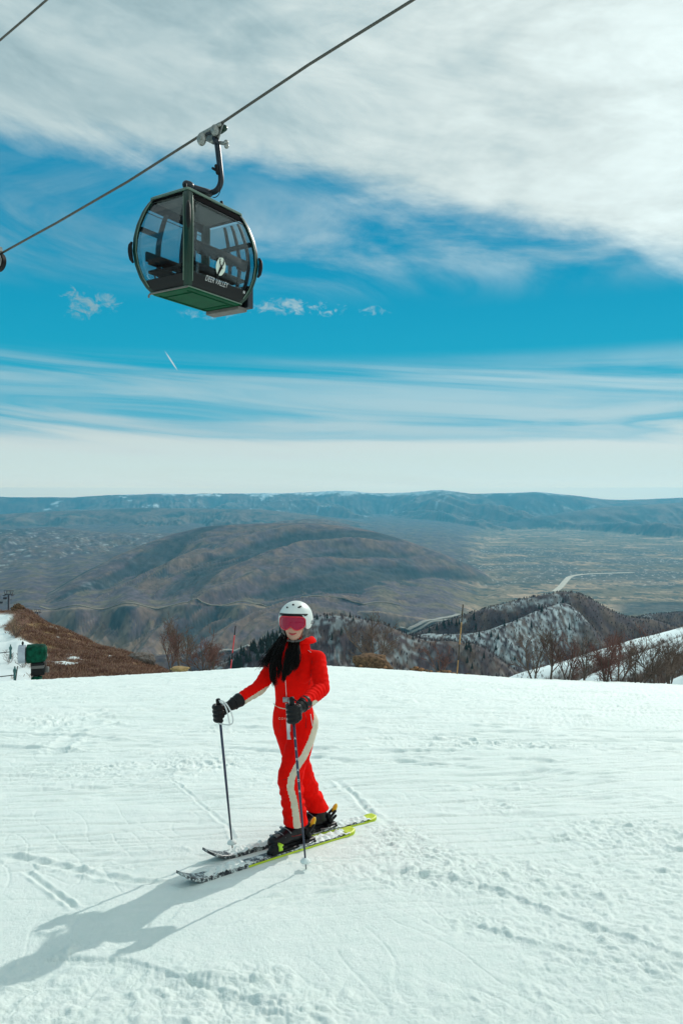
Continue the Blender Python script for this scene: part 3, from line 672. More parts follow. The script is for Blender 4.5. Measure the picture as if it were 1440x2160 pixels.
bm.ell(H(0,.015,.03),(.072,.092,.098),HR); bm.ell(H(0,-.016,-.048),(.067,.070,.080),HR)
bm.cap(H(-.006,-.050,-.106),H(.006,-.050,-.106),.028,.028); bm.cap(H(-.040,-.032,-.045),H(-.022,-.045,-.096),.031,.027); bm.cap(H(.040,-.032,-.045),H(.022,-.045,-.096),.031,.027)
bm.cap(H(-.034,-.052,-.034),H(-.026,-.058,-.052),.024,.022); bm.cap(H(.034,-.052,-.034),H(.026,-.058,-.052),.024,.022)
bm.cap(H(0,-.085,-.006),H(0,-.104,-.040),.010,.0125); bm.cap(H(-.010,-.093,-.043),H(.010,-.093,-.043),.009,.009)
bm.cap(H(-.018,-.073,-.080),H(.018,-.073,-.080),.013,.013); bm.cap(H(0,0,-.06),J(624,1368,D0-.03),.052,.058)
def hand_parts(mb,C_,Aax,Wp,outw,r,palm_r,grip):
    R=Wp-C_; R=unit(R-Aax*np.dot(R,Aax)); Sx=np.cross(Aax,R); 
    if np.dot(Sx,outw)<0: Sx=-Sx
    for h in (-.030,-.010,.010,.030):
        mb.cap(Wp*.55+(C_+Aax*h)*.45,C_+Aax*h+Sx*(grip+palm_r*.6)+R*.012,palm_r,palm_r*.92)
        mb.cap(Wp,Wp*.5+(C_+Aax*h)*.5+Sx*.01,palm_r*.95,palm_r)
    for i,h in enumerate((.044,.015,-.015,-.043)):
        rr=grip+r*.95; pts=[]; n=9; tot=(2.9,3.1,3.0,2.6)[i]
        for k in range(n):
            a=.25+tot*k/(n-1); pts.append(C_+Aax*(h-.004*k/n)+rr*(Sx*math.cos(a)-R*math.sin(a)))
        for k in range(n-1): mb.cap(pts[k],pts[k+1],r*(1.03-.02*k),r*(1.03-.02*(k+1)),8)
    # thumb leaves the side of the palm near the wrist and closes over the top
    T0=Wp*.45+C_*.55+Sx*.004+Aax*.012; T1=C_+R*(grip+r*1.1)-Sx*.012+Aax*.040; T2=C_-Sx*(grip+r)+Aax*.048-R*.004; T3=C_-R*(grip+r)*.9-Sx*.010+Aax*.050
    mb.cap(T0,T1,r*1.15,r*1.08,8); mb.cap(T1,T2,r*1.08,r,8); mb.cap(T2,T3,r,r*.85,8)
    return R,Sx
# poles
tipR=ground(491,1792)+V3(0,0,-.01); topR=J(460,1474,5.0); tipL=ground(646,1834)+V3(0,0,-.01); topL=J(615,1470,4.72)
axR=unit(topR-tipR); axL=unit(topL-tipL)
hR=topR-axR*.098; hL=topL-axL*.105
hand_parts(bm,hR,axR,wrR,V3(-1,-.3,0),.0085,.013,.019); hand_parts(bm,hL,axL,wrL,V3(1,-.2,0),.0085,.013,.019)
V,N,Fb=remesh(bm,.0055,3)
ln=1-0
body=link_mesh('body',V,Fb,m_skin,True,person,person.location)
# mouth, eyes
lp=MB()
for s_,r0,dz_ in ((1,.0032,.0035),(-1,.0040,-.0030)):
    pts=[H(x,-.0885+.15*abs(x)+x*x*9,-.0800+11*x*x+dz_*(1-abs(x)/.030)) for x in np.linspace(-.029,.029,9)]
    lp.tube(pts,[.0008]+[r0]*7+[.0008],8)
lips=lp.build('lips',m_lip,body)
for ex in (-.031,.031):
    ey=MB(); ey.ell(H(ex,-.068,.002),.012,HR,10,8); ey.build('eye',m_helm,body)
# ---- suit
sm=MB(); torso(sm,1.,.004)
sm.cap(shR,elR,.060,.052); sm.cap(elR,wrR+unit(elR-wrR)*.035,.052,.043); sm.cap(shL,elL,.064,.055); sm.cap(elL,wrL+unit(elL-wrL)*.045,.055,.047)
sm.cap(shR+ax*.06,shR,.062,.060); sm.cap(shL-ax*.06,shL,.066,.064)
def leg(hip,kn,hm,r):
    d=unit(hm-kn)
    sm.cap(hip+V3(0,0,.02),hip*.5+kn*.5,r[0],r[1]); sm.cap(hip*.5+kn*.5,kn,r[1],r[2])
    m1=kn*.6+hm*.4
    sm.cap(kn,m1,r[2],r[3]); sm.loft([(kn*.5+hm*.5,V3(1,0,0),V3(0,1,0),r[3],r[3]),(hm*.7+kn*.3,V3(1,0,0),V3(0,1,0),r[3]+.002,r[3]+.004),(hm*.9+kn*.1,V3(1,0,0),V3(0,1,0),r[4]-.002,r[4]+.004),(hm,V3(1,0,0),V3(0,1,0),r[4]+.003,r[4]+.010)],20)
leg(hipL,knL,hmL,(.100,.096,.084,.079,.086)); leg(hipR,knR,hmR,(.100,.096,.086,.082,.088))
sm.ell(J(643,1545,5.42),(.075,.085,.085)); sm.ell(J(606,1545,5.46),(.07,.08,.085))
# bust
sm.ell(J(606,1424,5.235),(.062,.052,.060)); sm.ell(J(640,1424,5.20),(.062,.052,.060))
V,N,Fs=remesh(sm,.0062,5)
# cloth folds
def bone(V,a,b):
    d=b-a; L=np.linalg.norm(d); t=np.clip(((V-a)@d)/L**2,0,1); q=V-a-t[:,None]*d; return np.linalg.norm(q,axis=1),t,L
disp=np.zeros(len(V))
def rings(a,b,rmax,amp,freq,seed,t0=0,t1=1):
    global disp
    r,t,L=bone(V,a,b); s=t*L; msk=(1-sst(r,rmax,rmax*1.25))*sst(t,t0-.05,t0+.1)*(1-sst(t,t1-.08,t1+.05))
    ang=np.arctan2((V-a)@unit(np.cross(b-a,V3(.3,1,.2))),(V-a)@unit(np.cross(np.cross(b-a,V3(.3,1,.2)),b-a)))
    ph=s*freq*2*np.pi+1.3*np.sin(ang*1+seed)+2.2*pn(ang*.8+seed,s*9+seed,600+seed)
    disp+=msk*amp*(np.clip(np.sin(ph),-.4,1)+.5*pn(ang*1.6,s*30,610+seed))
rings(shL,elL,.085,.0018,22,1,.1); rings(elL,wrL,.075,.0026,27,2); rings(shR,elR,.08,.0022,22,3,.2); rings(elR,wrR,.07,.0026,22,4)
rings(knL,hmL,.105,.0058,11,5,.0,.95); rings(knR,hmR,.105,.0052,10,6,.0,.95); rings(hipL,knL,.11,.0036,9,7,.45,1.); rings(hipR,knR,.11,.0036,9,8,.45,1.)
disp+=.0022*fbm(V[:,0]*14+V[:,1]*9,V[:,2]*11,3,620)
V=V+N*disp[:,None]
suit=link_mesh('ski_suit',V,Fs,None,True,person,person.location)
# stripes: panels of another cloth, marked on the suit by where they run on the limbs
px=720+F*V[:,0]/V[:,1]; py=HZ-F*V[:,2]/V[:,1]
def near_path(pts,w0,w1):
    a=[(p[0],p[1],0) for p in pts]; d,s_,t_=path_d(px,py,a); return d<(w0+(w1-w0)*t_)
facing=(N*(-V/np.linalg.norm(V,axis=1)[:,None])).sum(1)>-.05
rl1,_,_=bone(V,hipL,knL); rl2,_,_=bone(V,knL,hmL); rr1,_,_=bone(V,hipR,knR); rr2,_,_=bone(V,knR,hmR)
legL=(np.minimum(rl1,rl2)<np.minimum(rr1,rr2)-.004)|((px>650)&(py<1560))
st=near_path([(665,1484),(669,1510),(666,1535),(655,1566),(641,1596),(626,1618),(615,1642),(612,1662),(620,1690),(625,1725),(630,1768)],6.5,7.0)&facing&legL
ra1,_,_=bone(V,elR,wrR); ra2,_,_=bone(V,shR,elR)
e0=720+F*elR[0]/elR[1],HZ-F*elR[2]/elR[1]
w0_=720+F*wrR[0]/wrR[1],HZ-F*wrR[2]/wrR[1]
dirw=np.array([w0_[0]-e0[0],w0_[1]-e0[1]]); dirw/=np.linalg.norm(dirw); nn_=np.array([-dirw[1],dirw[0]]); nn_*=np.sign(nn_[1])
off=(px-e0[0])*nn_[0]+(py-e0[1])*nn_[1]; al=(px-e0[0])*dirw[0]+(py-e0[1])*dirw[1]
st|=(ra1<.070)&(off>7.5)&(al>-30)&facing&(px<575)&(ra1<ra2+.03)
suit.data.materials.append(m_red); suit.data.materials.append(m_beige)
mi=[1 if sum(1 for i in f if st[i])*2>=len(f) else 0 for f in Fs]
suit.data.polygons.foreach_set('material_index',mi); suit.data.update()
# surface lookup on the suit's front for trim
def on_suit(x,y,lift=.003,sel=None):
    d=(px-x)**2+(py-y)**2; k=(d<9)&facing
    if sel is not None: k&=sel
    if not k.any():
        k=facing&(d<=(d[facing].min()+6))
    i=np.where(k)[0]; Yd=V[i,1].min(); dep=np.median(V[i,1][V[i,1]<Yd+.05]); return P(x,y,dep-lift)
tr=MB(); tr.tube([on_suit(602+.35*k,1434+6*k,.002) for k in range(7)],.0022,6); tr.build('zip',m_white,suit)
tr=MB(); tr.tube([on_suit(x,y,.002) for x,y in((577,1484),(582,1489),(590,1493),(600,1495),(612,1496),(630,1496))],.0032,6); tr.build('waist_piping',m_beige,suit)
tr=MB(); tr.tube([on_suit(x,y,.002) for x,y in((634,1366),(642,1368),(650,1372),(656,1376))],.0018,6); tr.build('shoulder_piping',m_white,suit)
bk=MB()
for cx,cy,wx,wz in ((603,1476,.022,.018),(613,1480,.016,.014)):
    bk.box(on_suit(cx,cy,.012),(wx,.006,wz),None,.003)
bk.build('buckle',m_buckle,suit)
bk=MB(); pts=[on_suit(x,y,.014) for x,y in ((606,1484),(608,1505),(608,1528),(609,1545),(610,1560))]
G=np.array([[p-V3(.014,0,0),p+V3(.014,0,0)] for p in pts]); bk.grid(G,thick=np.array([0,.004,0])); bk.build('belt_strap',m_white,suit)
m_seam=mat('dark_red_seam',(.30,.002,.002),.8,0,.05)
for sp_ in (((655,1372),(658,1395),(656,1420),(652,1445)),((583,1500),(590,1515),(592,1530),(588,1545)),((640,1500),(646,1515),(645,1535)),((588,1655),(600,1662),(612,1660)),((588,1640),(598,1645),(608,1642)),((590,1758),(605,1763),(620,1764),(636,1760)),((612,1500),(616,1530),(618,1560))):
    tr=MB(); tr.tube([on_suit(x,y,.001) for x,y in sp_],.0019,5); tr.build('seam',m_seam,suit)
# pocket letters
TV,TF=text_mesh('CORD',.022,0,.008,1.35)
o3=on_suit(598,1516,.006); bk=MB(); bk.add([o3+V3(v[0],0,v[1]) for v in TV],[f for f in TF]); bk.build('lettering',m_beige,suit,False)
# pocket zip on the stripe
bk=MB(); bk.tube([on_suit(x,y,.002) for x,y in((655,1506),(657,1520),(659,1532))],.003,6); bk.build('pocket_zip',m_white,suit)
# collar
cb=MB(); NKc=J(627,1362,D0-.03)
Gc=[]
for i,(hh,k) in enumerate(((-.045,1.25),(-.01,1.06),(.028,1.0),(.048,1.04),(.050,1.16),(.034,1.32),(.012,1.42))):
    row=[]
    for j in range(29):
        a=math.radians(-232+284*j/28)      # open at the front
        kk=k*(1+.05*max(0,math.cos(a+.2))*(i>3)); lean=.010*max(0,math.cos(a))*i/4
        row.append(NKc+ax*(.084*kk*math.cos(a)+lean)+(-fw)*(.078*kk*math.sin(a))*-1*-1+up*(hh+.020*max(0,math.cos(a+.3))*(i>1)+.003*math.sin(5*a)))
    Gc.append(row)
cb.grid(np.array(Gc),thick=None); cv,cn,cf=None,None,None
col_=cb.build('collar',m_red,suit); sol=col_.modifiers.new('s','SOLIDIFY'); sol.thickness=.006; sb_=col_.modifiers.new('b','SUBSURF'); sb_.levels=1; sb_.render_levels=1
# ---- gloves
def glove(C_,Aax,Wp,El,outw):
    g=MB(); R,Sx=hand_parts(g,C_,Aax,Wp,outw,.0162,.0250,.0165)
    d=unit(El-Wp); g.cap(Wp-d*.01,Wp+d*.045,.040,.043)
    g.loft([(Wp+d*.02,unit(np.cross(d,up)),unit(np.cross(d,np.cross(d,up))),.043,.043),(Wp+d*.055,unit(np.cross(d,up)),unit(np.cross(d,np.cross(d,up))),.050,.050),(Wp+d*.07,unit(np.cross(d,up)),unit(np.cross(d,np.cross(d,up))),.047,.047)],18)
    Vg,Ng,Fg=remesh(g,.0038,1)
    Vg=Vg+Ng*(.0015*fbm(Vg[:,0]*40+Vg[:,1]*30,Vg[:,2]*45,3,630))[:,None]
    o=link_mesh('glove',Vg,Fg,m_glove,True,person,person.location)
    # knuckle seams and a wrist strap
    k=MB(); u_=unit(np.cross(d,up)); v_=unit(np.cross(d,u_))
    k.tube([Wp+d*.008+(u_*math.cos(a)+v_*math.sin(a))*.0425 for a in np.linspace(0,2*math.pi,19)],.0035,6,False); k.build('wrist_band',m_black,o)
    return o
gR=glove(hR,axR,wrR,elR,V3(-1,-.3,0)); gL=glove(hL,axL,wrL,elL,V3(1,-.2,0))
# ---- helmet
hm_=MB(); G=[]; n=48
def helm_low(a):   # a: 0 = front, pi = back
    f=.5+.5*math.cos(a); s_=abs(math.sin(a))
    fr=sst(np.array(math.cos(a)),.45,.80)
    return float(.062*fr+(-.050)*(1-fr))
for i in range(17):
    row=[]
    for j in range(n+1):
        a=2*math.pi*j/n; z0=helm_low(a); zt=.128
        e0_=math.asin(max(-.9,(z0-.014)/.124)); e=e0_+(math.pi/2-.02-e0_)*(i/16)
        r=math.cos(e); flare=1+.02*(1-i/16)**4
        row.append(H(.120*r*math.sin(a)*flare,.012-.138*r*math.cos(a)*flare,.014+.124*math.sin(e)))
    G.append(row)
hm_.grid(np.array(G)); helm=hm_.build('helmet',m_helm,person); s2=helm.modifiers.new('s','SOLIDIFY'); s2.thickness=.010; s2.offset=-1
s3=helm.modifiers.new('b','BEVEL'); s3.width=.003; s3.segments=2; s3.limit_method='ANGLE'
def on_helm(a,e): # direction on the shell
    r=math.cos(e); return H(.1205*r*math.sin(a),.012-.1385*r*math.cos(a),.014+.1245*math.sin(e))
for a1,e1,a2,e2,r_ in ((-.66,.36,-.40,.40,.0070),(.36,.40,.74,.36,.0075),(-.46,.86,-.52,.78,.0095),(.48,.82,.86,.92,.0080),(0.02,1.10,.0,1.00,.0085)):
    vt=MB(); vt.tube([on_helm(a1+(a2-a1)*k,e1+(e2-e1)*k) for k in (0,.2,.5,.8,1)],[r_*.45,r_,r_,r_*.95,r_*.4],8,flat=.75); vt.build('vent',m_black,helm)
# dark brow rim
bw=MB(); G=[]
for zz,k in ((.034,.985),(.050,1.03),(.066,1.0)):
    G.append([H(.120*k*math.cos(.35)*math.sin(a)*1.0,.012-.1375*k*math.cos(.35)*math.cos(a),zz-.010*(abs(a)/1.1)**2+.004) for a in np.linspace(-1.12,1.12,25)])
bw.grid(np.array(G),thick=-HR[1]*-.004); bw.build('brow_lining',m_black,helm)
# ear pads, chin strap
for s_ in (-1,1):
    e_=MB(); G=[]
    for z_,w_,xo,yo in ((-.030,.045,.104,.010),(-.060,.044,.101,.004),(-.090,.036,.090,-.006),(-.112,.022,.074,-.018)):
        G.append([H(s_*(xo-.010*(k*k)),yo+w_*k,z_) for k in (-1,-.5,0,.5,1)])
    e_.grid(np.array(G),thick=-s_*HR[0]*.016); eo=e_.build('ear_pad',m_grey,helm); mm=eo.modifiers.new('b','BEVEL'); mm.width=.005; mm.segments=2; mm.limit_method='ANGLE'
cs=MB(); pts=[H(.088*math.sin(a),-.012-.062*max(0,math.cos(a))**.8,-.088-.045*math.cos(a)**1) for a in np.linspace(-1.35,1.35,15)]
cs.tube(pts,.0105,8,flat=.55); cs.build('chin_strap',m_grey,helm)
cl_=MB(); cl_.box(H(.118,.005,-.005),(.006,.016,.014),HR,.003); cl_.build('strap_clip',m_buckle,helm)
# ---- goggles
gg=MB(); out=[]
def gog(x,z,d=0.):   # x in -1..1 across, z up
    X_=x*.092; return H(X_,-.128+.055*abs(x)**2.2+d*0-d,z)
N_=60
for k in range(N_):
    a=2*math.pi*k/N_; ca,sa=math.cos(a),math.sin(a)
    x=math.copysign(abs(ca)**.55,ca); z=math.copysign(abs(sa)**.62,sa)
    zz=.007+(.043 if z>0 else .047)*z
    if z<0: zz+=.024*math.exp(-(x/.20)**2) - .004*math.exp(-((abs(x)-.5)/.25)**2)
    out.append((x,zz))
ln_=MB(); rows=[]
for r_ in np.linspace(0,1,9):
    rows.append([gog(x*r_*.97,.012+(z-.012)*r_*.96,.004) for x,z in out]+[gog(out[0][0]*r_*.97,.012+(out[0][1]-.012)*r_*.96,.004)])
ln_.grid(np.array(rows),thick=HR[1]*.003)
frp=[gog(x,z,.001) for x,z in out]; frp.append(frp[0])
gg.tube(frp,.0046,8,False)
# foam body behind the frame
G=[[gog(x*s,.006+(z-.006)*s)+HR[1]*d for x,z in out+[out[0]]] for s,d in ((1.,.002),(1.0,.018),(.93,.034))]
gg.grid(np.array(G)); gog_o=gg.build('goggles',m_frame,person); ln_.build('lens',m_lens,gog_o)
# ---- hair
hb_=MB()
def lock(pts,n,spread,r,flare=1.,seed=0):
    rg=np.random.default_rng(seed); pts=[np.asarray(p) for p in pts]
    t=np.linspace(0,1,len(pts)); tt=np.linspace(0,1,11); taper=.0; Pp=np.stack([np.interp(tt,t,[p[i] for p in pts]) for i in range(3)],1)
    for s_ in range(3): Pp[1:-1]=(Pp[:-2]+Pp[2:]+2*Pp[1:-1])/4
    for k in range(n):
        o=rg.normal(size=3)*spread; o[1]*=.6; ph=rg.uniform(0,6.28,3); e_=rg.uniform(.62,1.05) if rg.uniform()<.5 else rg.uniform(.9,1.08); w_=rg.normal(size=3)*spread*flare
        q=[]
        for i,a in enumerate(tt):
            a2=min(a*e_,1); b=np.array([np.interp(a2,tt,Pp[:,c]) for c in range(3)])
            q.append(b+o*(.55+.45*math.sin(min(1,a*1.7)*1.57))*(1-.55*max(0,a-.55)/.45)+w_*a*a*.6+(.0025+.006*a)*np.sin(ph+a*8))
        hb_.tube(q,[r*(1.0 if i<8 else (1-(i-7)/3.6)) for i in range(11)],4,False)
def J2(x,y,Y): return P(x,y,Y)
lock([H(-.075,.0,-.085),J(590,1362,5.16),J(578,1388,5.13),J(572,1410,5.13),J(577,1432,5.16),J(581,1446,5.17)],110,.0105,.0030,.7,1)
lock([H(-.080,.03,-.080),J(578,1372,5.2),J(566,1392,5.18),J(562,1410,5.2)],70,.011,.0028,1.2,2)
lock([H(-.085,.04,-.080),J(572,1376,5.24),J(555,1395,5.24),J(545,1410,5.26)],46,.009,.0016,2.6,3)
lock([H(-.02,-.03,-.120),J(612,1366,5.14),J(606,1392,5.10),J(600,1418,5.10),J(597,1438,5.12)],80,.0085,.0030,.3,4)
lock([H(.02,-.02,-.120),J(622,1368,5.12),J(618,1390,5.08),J(612,1412,5.09),J(606,1424,5.12)],90,.0100,.0030,.5,5)
lock([H(.03,-.02,-.115),J(626,1368,5.13),J(628,1388,5.08),J(625,1404,5.09),J(620,1414,5.1)],46,.0080,.0026,1.2,6)
lock([H(-.06,-.02,-.105),J(598,1360,5.14),J(591,1374,5.12),J(584,1388,5.12)],50,.008,.003,.5,7)
lock([H(-.07,.0,-.09),J(588,1380,5.14),J(590,1410,5.14),J(586,1430,5.15)],50,.007,.0028,.5,8)
hair=hb_.build('hair',m_hair,person)
# ---- boots
def boot(c,d):
    z=up; sx=unit(np.cross(d,up)); b=MB(); base=c+up*.052
    secs=[]
    for t,w,h,zc in ((-.165,.030,.030,.045),(-.155,.044,.042,.048),(-.10,.050,.060,.056),(-.04,.052,.066,.060),(.02,.054,.052,.050),(.07,.055,.042,.042),(.12,.050,.036,.036),(.150,.038,.030,.032),(.160,.020,.020,.030)):
        secs.append((base+d*t+up*(zc-.01),sx,up,w,h))
    b.loft(secs,20,e=2.6); 
    cuff=[]
    for zz,t,rx,ry in ((.05,-.080,.056,.068),(.10,-.078,.056,.062),(.15,-.070,.052,.054),(.19,-.062,.046,.046)):
        cuff.append((base+up*zz+d*t,sx,d,rx,ry))
    b.loft(cuff,20,e=2.3)
    o=b.build('boot',m_boot,person,True,40)
    sl_=MB(); sl_.box(base+d*0+up*-.008,(.040,.155,.010),np.array([sx,d,up]),.006); sl_.build('sole',m_black,o)
    for t,zz,w in ((.105,.063,.050),(.055,.076,.055),(.005,.097,.058)):
        k=MB(); pts=[base+d*(t+.010*math.cos(a))+sx*w*math.sin(a)*.93+up*(zz-.0-.030*(1-math.cos(a))) for a in np.linspace(-1.25,1.25,11)]
        k.tube(pts,.0042,6,flat=.6); k.box(base+d*t+sx*(w*.80)+up*(zz-.012),(.018,.010,.006),np.array([sx,d,up]),.002); k.build('buckle',m_buckle,o)
    k=MB(); k.box(base+d*.10+up*.068,(.020,.022,.004),np.array([sx,d,up]),.002); k.build('toe_badge',m_grey,o)
    return o
boot(Lr+dL*.03,dL); boot(Rr+dR*.03,dR)
# ---- skis
m_ski=bpy.data.materials.new('ski_topsheet'); m_ski.use_nodes=True; t=NT(m_ski.node_tree); b=t.n['Principled BSDF']
g=t.new('ShaderNodeNewGeometry').outputs['Position']; n_=t.noise(g,22.,6,.7); n2_=t.noise(g,90.,4,.7)
f_=t.ss(t.m('ADD',n_,t.m('MULTIPLY',t.m('SUBTRACT',n2_,.5),.6)),.46,.60,0.,.9)
t.l.new(t.mix(f_,(.022,.027,.036),(.66,.73,.72)),b.inputs['Base Color']); b.inputs['Roughness'].default_value=.45
m_edge=mat('lime_edge',(.55,.70,.03),.4,0,.05); m_tail=mat('yellow_green_tail',(.60,.72,.02),.45,0,.1,40)
def ski(T,B,label,seed,sideshow):
    d=unit(B-T)*1.; L=np.linalg.norm(B-T); s=unit(np.cross(d,up)); nrm=unit(np.cross(s,d)); 
    if nrm[2]<0: nrm=-nrm
    root=thing('ski',label,'ski',(T+B)/2,'pair of skis under the skier')
    ts=np.concatenate([np.linspace(0,.12,12),np.linspace(.14,.94,26),np.linspace(.95,1,7)])
    def prof(t):
        w=.043+.018*abs(t-.52)**1.7/.36
        if t<.085: w*=math.sqrt(max(.01,1-((.085-t)/.088)**2))
        if t>.965: w*=math.sqrt(max(.05,1-((t-.965)/.040)**2))
        z=.020+.075*max(0,(.13-t)/.13)**1.8+.014*max(0,(t-.95)/.05)**2
        return w,z
    def pt(t,x,h): 
        w,z=prof(t); return T+d*(t*L)+s*(x*w)+nrm*(z+h)
    top=MB(); G=[[pt(t,x,.0) for x in (-.93,-.4,0,.4,.93)] for t in ts if t<.94]
    top.grid(np.array(G),thick=-nrm*.004); top.build('topsheet',m_ski,root,True)
    cr=MB(); G=np.array([[pt(t,x,-.005) for x in (-1,-.5,0,.5,1)] for t in ts if t>.30]); cr.grid(G,thick=-nrm*.011); core=cr.build('core',m_edge if True else m_black,root,False)
    tl=MB(); G=[[pt(t,x,.001) for x in (-.97,-.4,0,.4,.97)] for t in ts if t>.925]; tl.grid(np.array(G),thick=-nrm*.005); tl.build('tail',m_tail,root,True)
    bl=MB(); G=[[pt(t,x,-.0045) for x in (-1.01,-.5,0,.5,1.01)] for t in ts if t<.36]; bl.grid(np.array(G),thick=-nrm*.0125); bl.build('shovel_edge',m_ski,root,False)
    # snow caked on the top
    rg=np.random.default_rng(seed)
    for k,(t0,t1) in enumerate(((.13,.36),(.60,.955))):
        n=70; m2=11; tt=np.linspace(t0,t1,n); xx=np.linspace(-.92,.92,m2); G=np.zeros((n,m2,3))
        for i,t_ in enumerate(tt):
            for j,x in enumerate(xx):
                p0=pt(t_,x,0); e_=min(1,(t_-t0)*22)*min(1,(t1-t_)*22)
                h=.014+.014*float(pn(np.array(p0[0]*26),np.array(p0[1]*26),seed))+.008*float(pn(np.array(p0[0]*70),np.array(p0[1]*70),seed+3))-.006*abs(x)**3-.012*(1-e_)
                G[i,j]=pt(t_,x,max(h-.003,-.003))
        q=MB(); q.grid(G); q.build('snow_crust',m_snowc,root,True)
    # binding
    c=T+d*(np.dot((Lr if seed==1 else Rr)-T,d)-.03); R3=np.array([s,-d,nrm]); zt=.022
    # R3 rows: across, toward tip, up
    bp=MB(); bp.box(c+nrm*(zt+.008),(.030,.21,.010),R3,.004)
    bp.loft([(c-d*.155+nrm*(zt+.016),s,-d,.036,.045),(c-d*.160+nrm*(zt+.034),s,-d,.034,.042),(c-d*.168+nrm*(zt+.052),s,-d,.024,.028)],16,e=3)
    bp.loft([(c-d*.218+nrm*(zt+.010),s,nrm,.018,.012),(c-d*.19+nrm*(zt+.026),s,nrm,.030,.026),(c-d*.15+nrm*(zt+.034),s,nrm,.034,.030)],14,e=2.6)
    tb=bp.build('toe_binding',m_black,root,True,40)
    k=MB(); k.box(c-d*.142+s*.0+nrm*(zt+.040),(.041,.018,.020),R3,.004); k.build('toe_wing',m_lime,tb)
    k=MB()
    for sg in(-1,1):
        k=MB(); k.cap(c-d*.13+s*sg*.036+nrm*(zt+.045),c-d*.10+s*sg*.045+nrm*(zt+.040),.009,.007,8); k.build('toe_jaw',m_black,tb)
    hb2=MB(); hc=c+d*.150
    hb2.box(hc+nrm*(zt+.022),(.030,.050,.016),R3,.006); hb2.cap(hc+nrm*(zt+.05),hc-d*.02+nrm*(zt+.085),.026,.022,12); hb2.cap(hc+d*.01+nrm*(zt+.045),hc+d*.055+nrm*(zt+.075),.012,.010,8)
    hb2.cap(hc-d*.02+s*.02+nrm*(zt+.08),hc+d*.03+s*.018+nrm*(zt+.120),.010,.010,8); hb2.cap(hc-d*.02-s*.02+nrm*(zt+.08),hc+d*.03-s*.018+nrm*(zt+.120),.010,.010,8)
    ho=hb2.build('heel_binding',m_black,root,True,40)
    k=MB(); k.loft([(hc+d*.022+nrm*(zt+.105),s,d,.020,.008),(hc+d*.034+nrm*(zt+.128),s,d,.023,.010),(hc+d*.046+nrm*(zt+.152),s,d,.019,.009),(hc+d*.052+nrm*(zt+.165),s,d,.008,.006)],12,e=2.6); k.build('heel_lever',m_yel,ho)
    for sg in(-1,1):
        k=MB(); k.tube([c+d*.03+s*sg*.034+nrm*(zt+.020),c+d*.10+s*sg*.052+nrm*(zt+.018),c+d*.15+s*sg*.055+nrm*(zt+.030)],.005,6); k.build('brake_arm',m_buckle,root)
    return root
ski(SKI1[0],SKI1[1],'snow-dusted black ski with lime edge, the one nearer the camera',1,1)
ski(SKI2[0],SKI2[1],'snow-dusted ski under the rear boot, farther from the camera',2,0)
# ---- poles
def pole(tip,top,h,label,sd,letters):
    a=unit(top-tip); root=thing('ski_pole',label,'ski pole',tip,'pair of ski poles held by the skier')
    s=MB(); L=np.linalg.norm(top-tip); s.tube([tip+a*.06,tip+a*(L*.5),top-a*.10],[.0058,.0088,.0088],10); sh=s.build('shaft',m_pole,root)
    s=MB(); s.tube([tip-a*.01,tip+a*.02,tip+a*.07],[.0015,.0045,.0055],8); s.build('steel_tip',m_buckle,root)
    s=MB(); s.loft([(tip+a*.052,V3(1,0,0),V3(0,1,0),.010,.010),(tip+a*.058,V3(1,0,0),V3(0,1,0),.034,.034),(tip+a*.066,V3(1,0,0),V3(0,1,0),.032,.032),(tip+a*.085,V3(1,0,0),V3(0,1,0),.014,.014)],16); s.build('basket',m_snowc,root)
    s=MB(); s.tube([top-a*.175,top-a*.17,top-a*.12,top-a*.07,top-a*.02,top-a*.004,top],[.012,.015,.0145,.016,.0165,.016,.011],12); s.build('grip',m_black,root)
    if letters:
        b=MB(); TV_=None
        view=unit(V3(0,-1,0)-a*np.dot(V3(0,-1,0),a)); rt=unit(np.cross(view,a)); 
        if rt[0]<0: rt=-rt
        for i,ch in enumerate('ARMADA'):
            b=MB(); TVc,TFc=text_mesh(ch,.026); c=top-a*(.235+.098*1.0+ .0675*i-.07)+view*.0093
            b.add([c+rt*v[0]*.80+a*v[1]+view*(-.0093+math.sqrt(max(1e-6,.0098**2-min(abs(v[0]*.80),.0090)**2))) for v in TVc],TFc); b.build('letter',m_white,sh,False)
    return root
pr=pole(tipR,topR,hR,'slim dark ski pole with a white wrist loop, on the left of the skier',1,False)
pl=pole(tipL,topL,hL,'dark ski pole lettered down its shaft, planted in front of the skier',2,True)
def J3(x,y,Y): return P(x,y,Y)
s=MB()
def ribbon(pts,w,nrm_):
    n=len(pts); G=[]
    for i,p in enumerate(pts):
        t=unit(pts[min(i+1,n-1)]-pts[max(i-1,0)]); o=unit(np.cross(t,nrm_))*w; G.append([p-o,p+o])
    return np.array(G)
def smoothp(pts,n=24):
    pts=np.array(pts); t=np.linspace(0,1,len(pts)); tt=np.linspace(0,1,n); q=np.stack([np.interp(tt,t,pts[:,i]) for i in range(3)],1)
    for _ in range(4): q[1:-1]=(q[:-2]+q[2:]+2*q[1:-1])/4
    return q
Yw=4.95
s.grid(ribbon(smoothp([J(462,1478,4.975),J(472,1478,4.93),J(482,1490,4.915),J(490,1508,4.92),J(493,1522,4.94),J(488,1530,4.95),J(476,1529,4.95),J(460,1526,4.97)]),.0045,V3(0,1,0)),thick=V3(0,.002,0))
s.grid(ribbon(smoothp([J(463,1480,4.975),J(474,1486,4.925),J(480,1503,4.915),J(483,1520,4.93),J(485,1530,4.95)]),.0045,V3(0,1,0)),thick=V3(0,.002,0))
s.build('wrist_loop',m_white,pr)
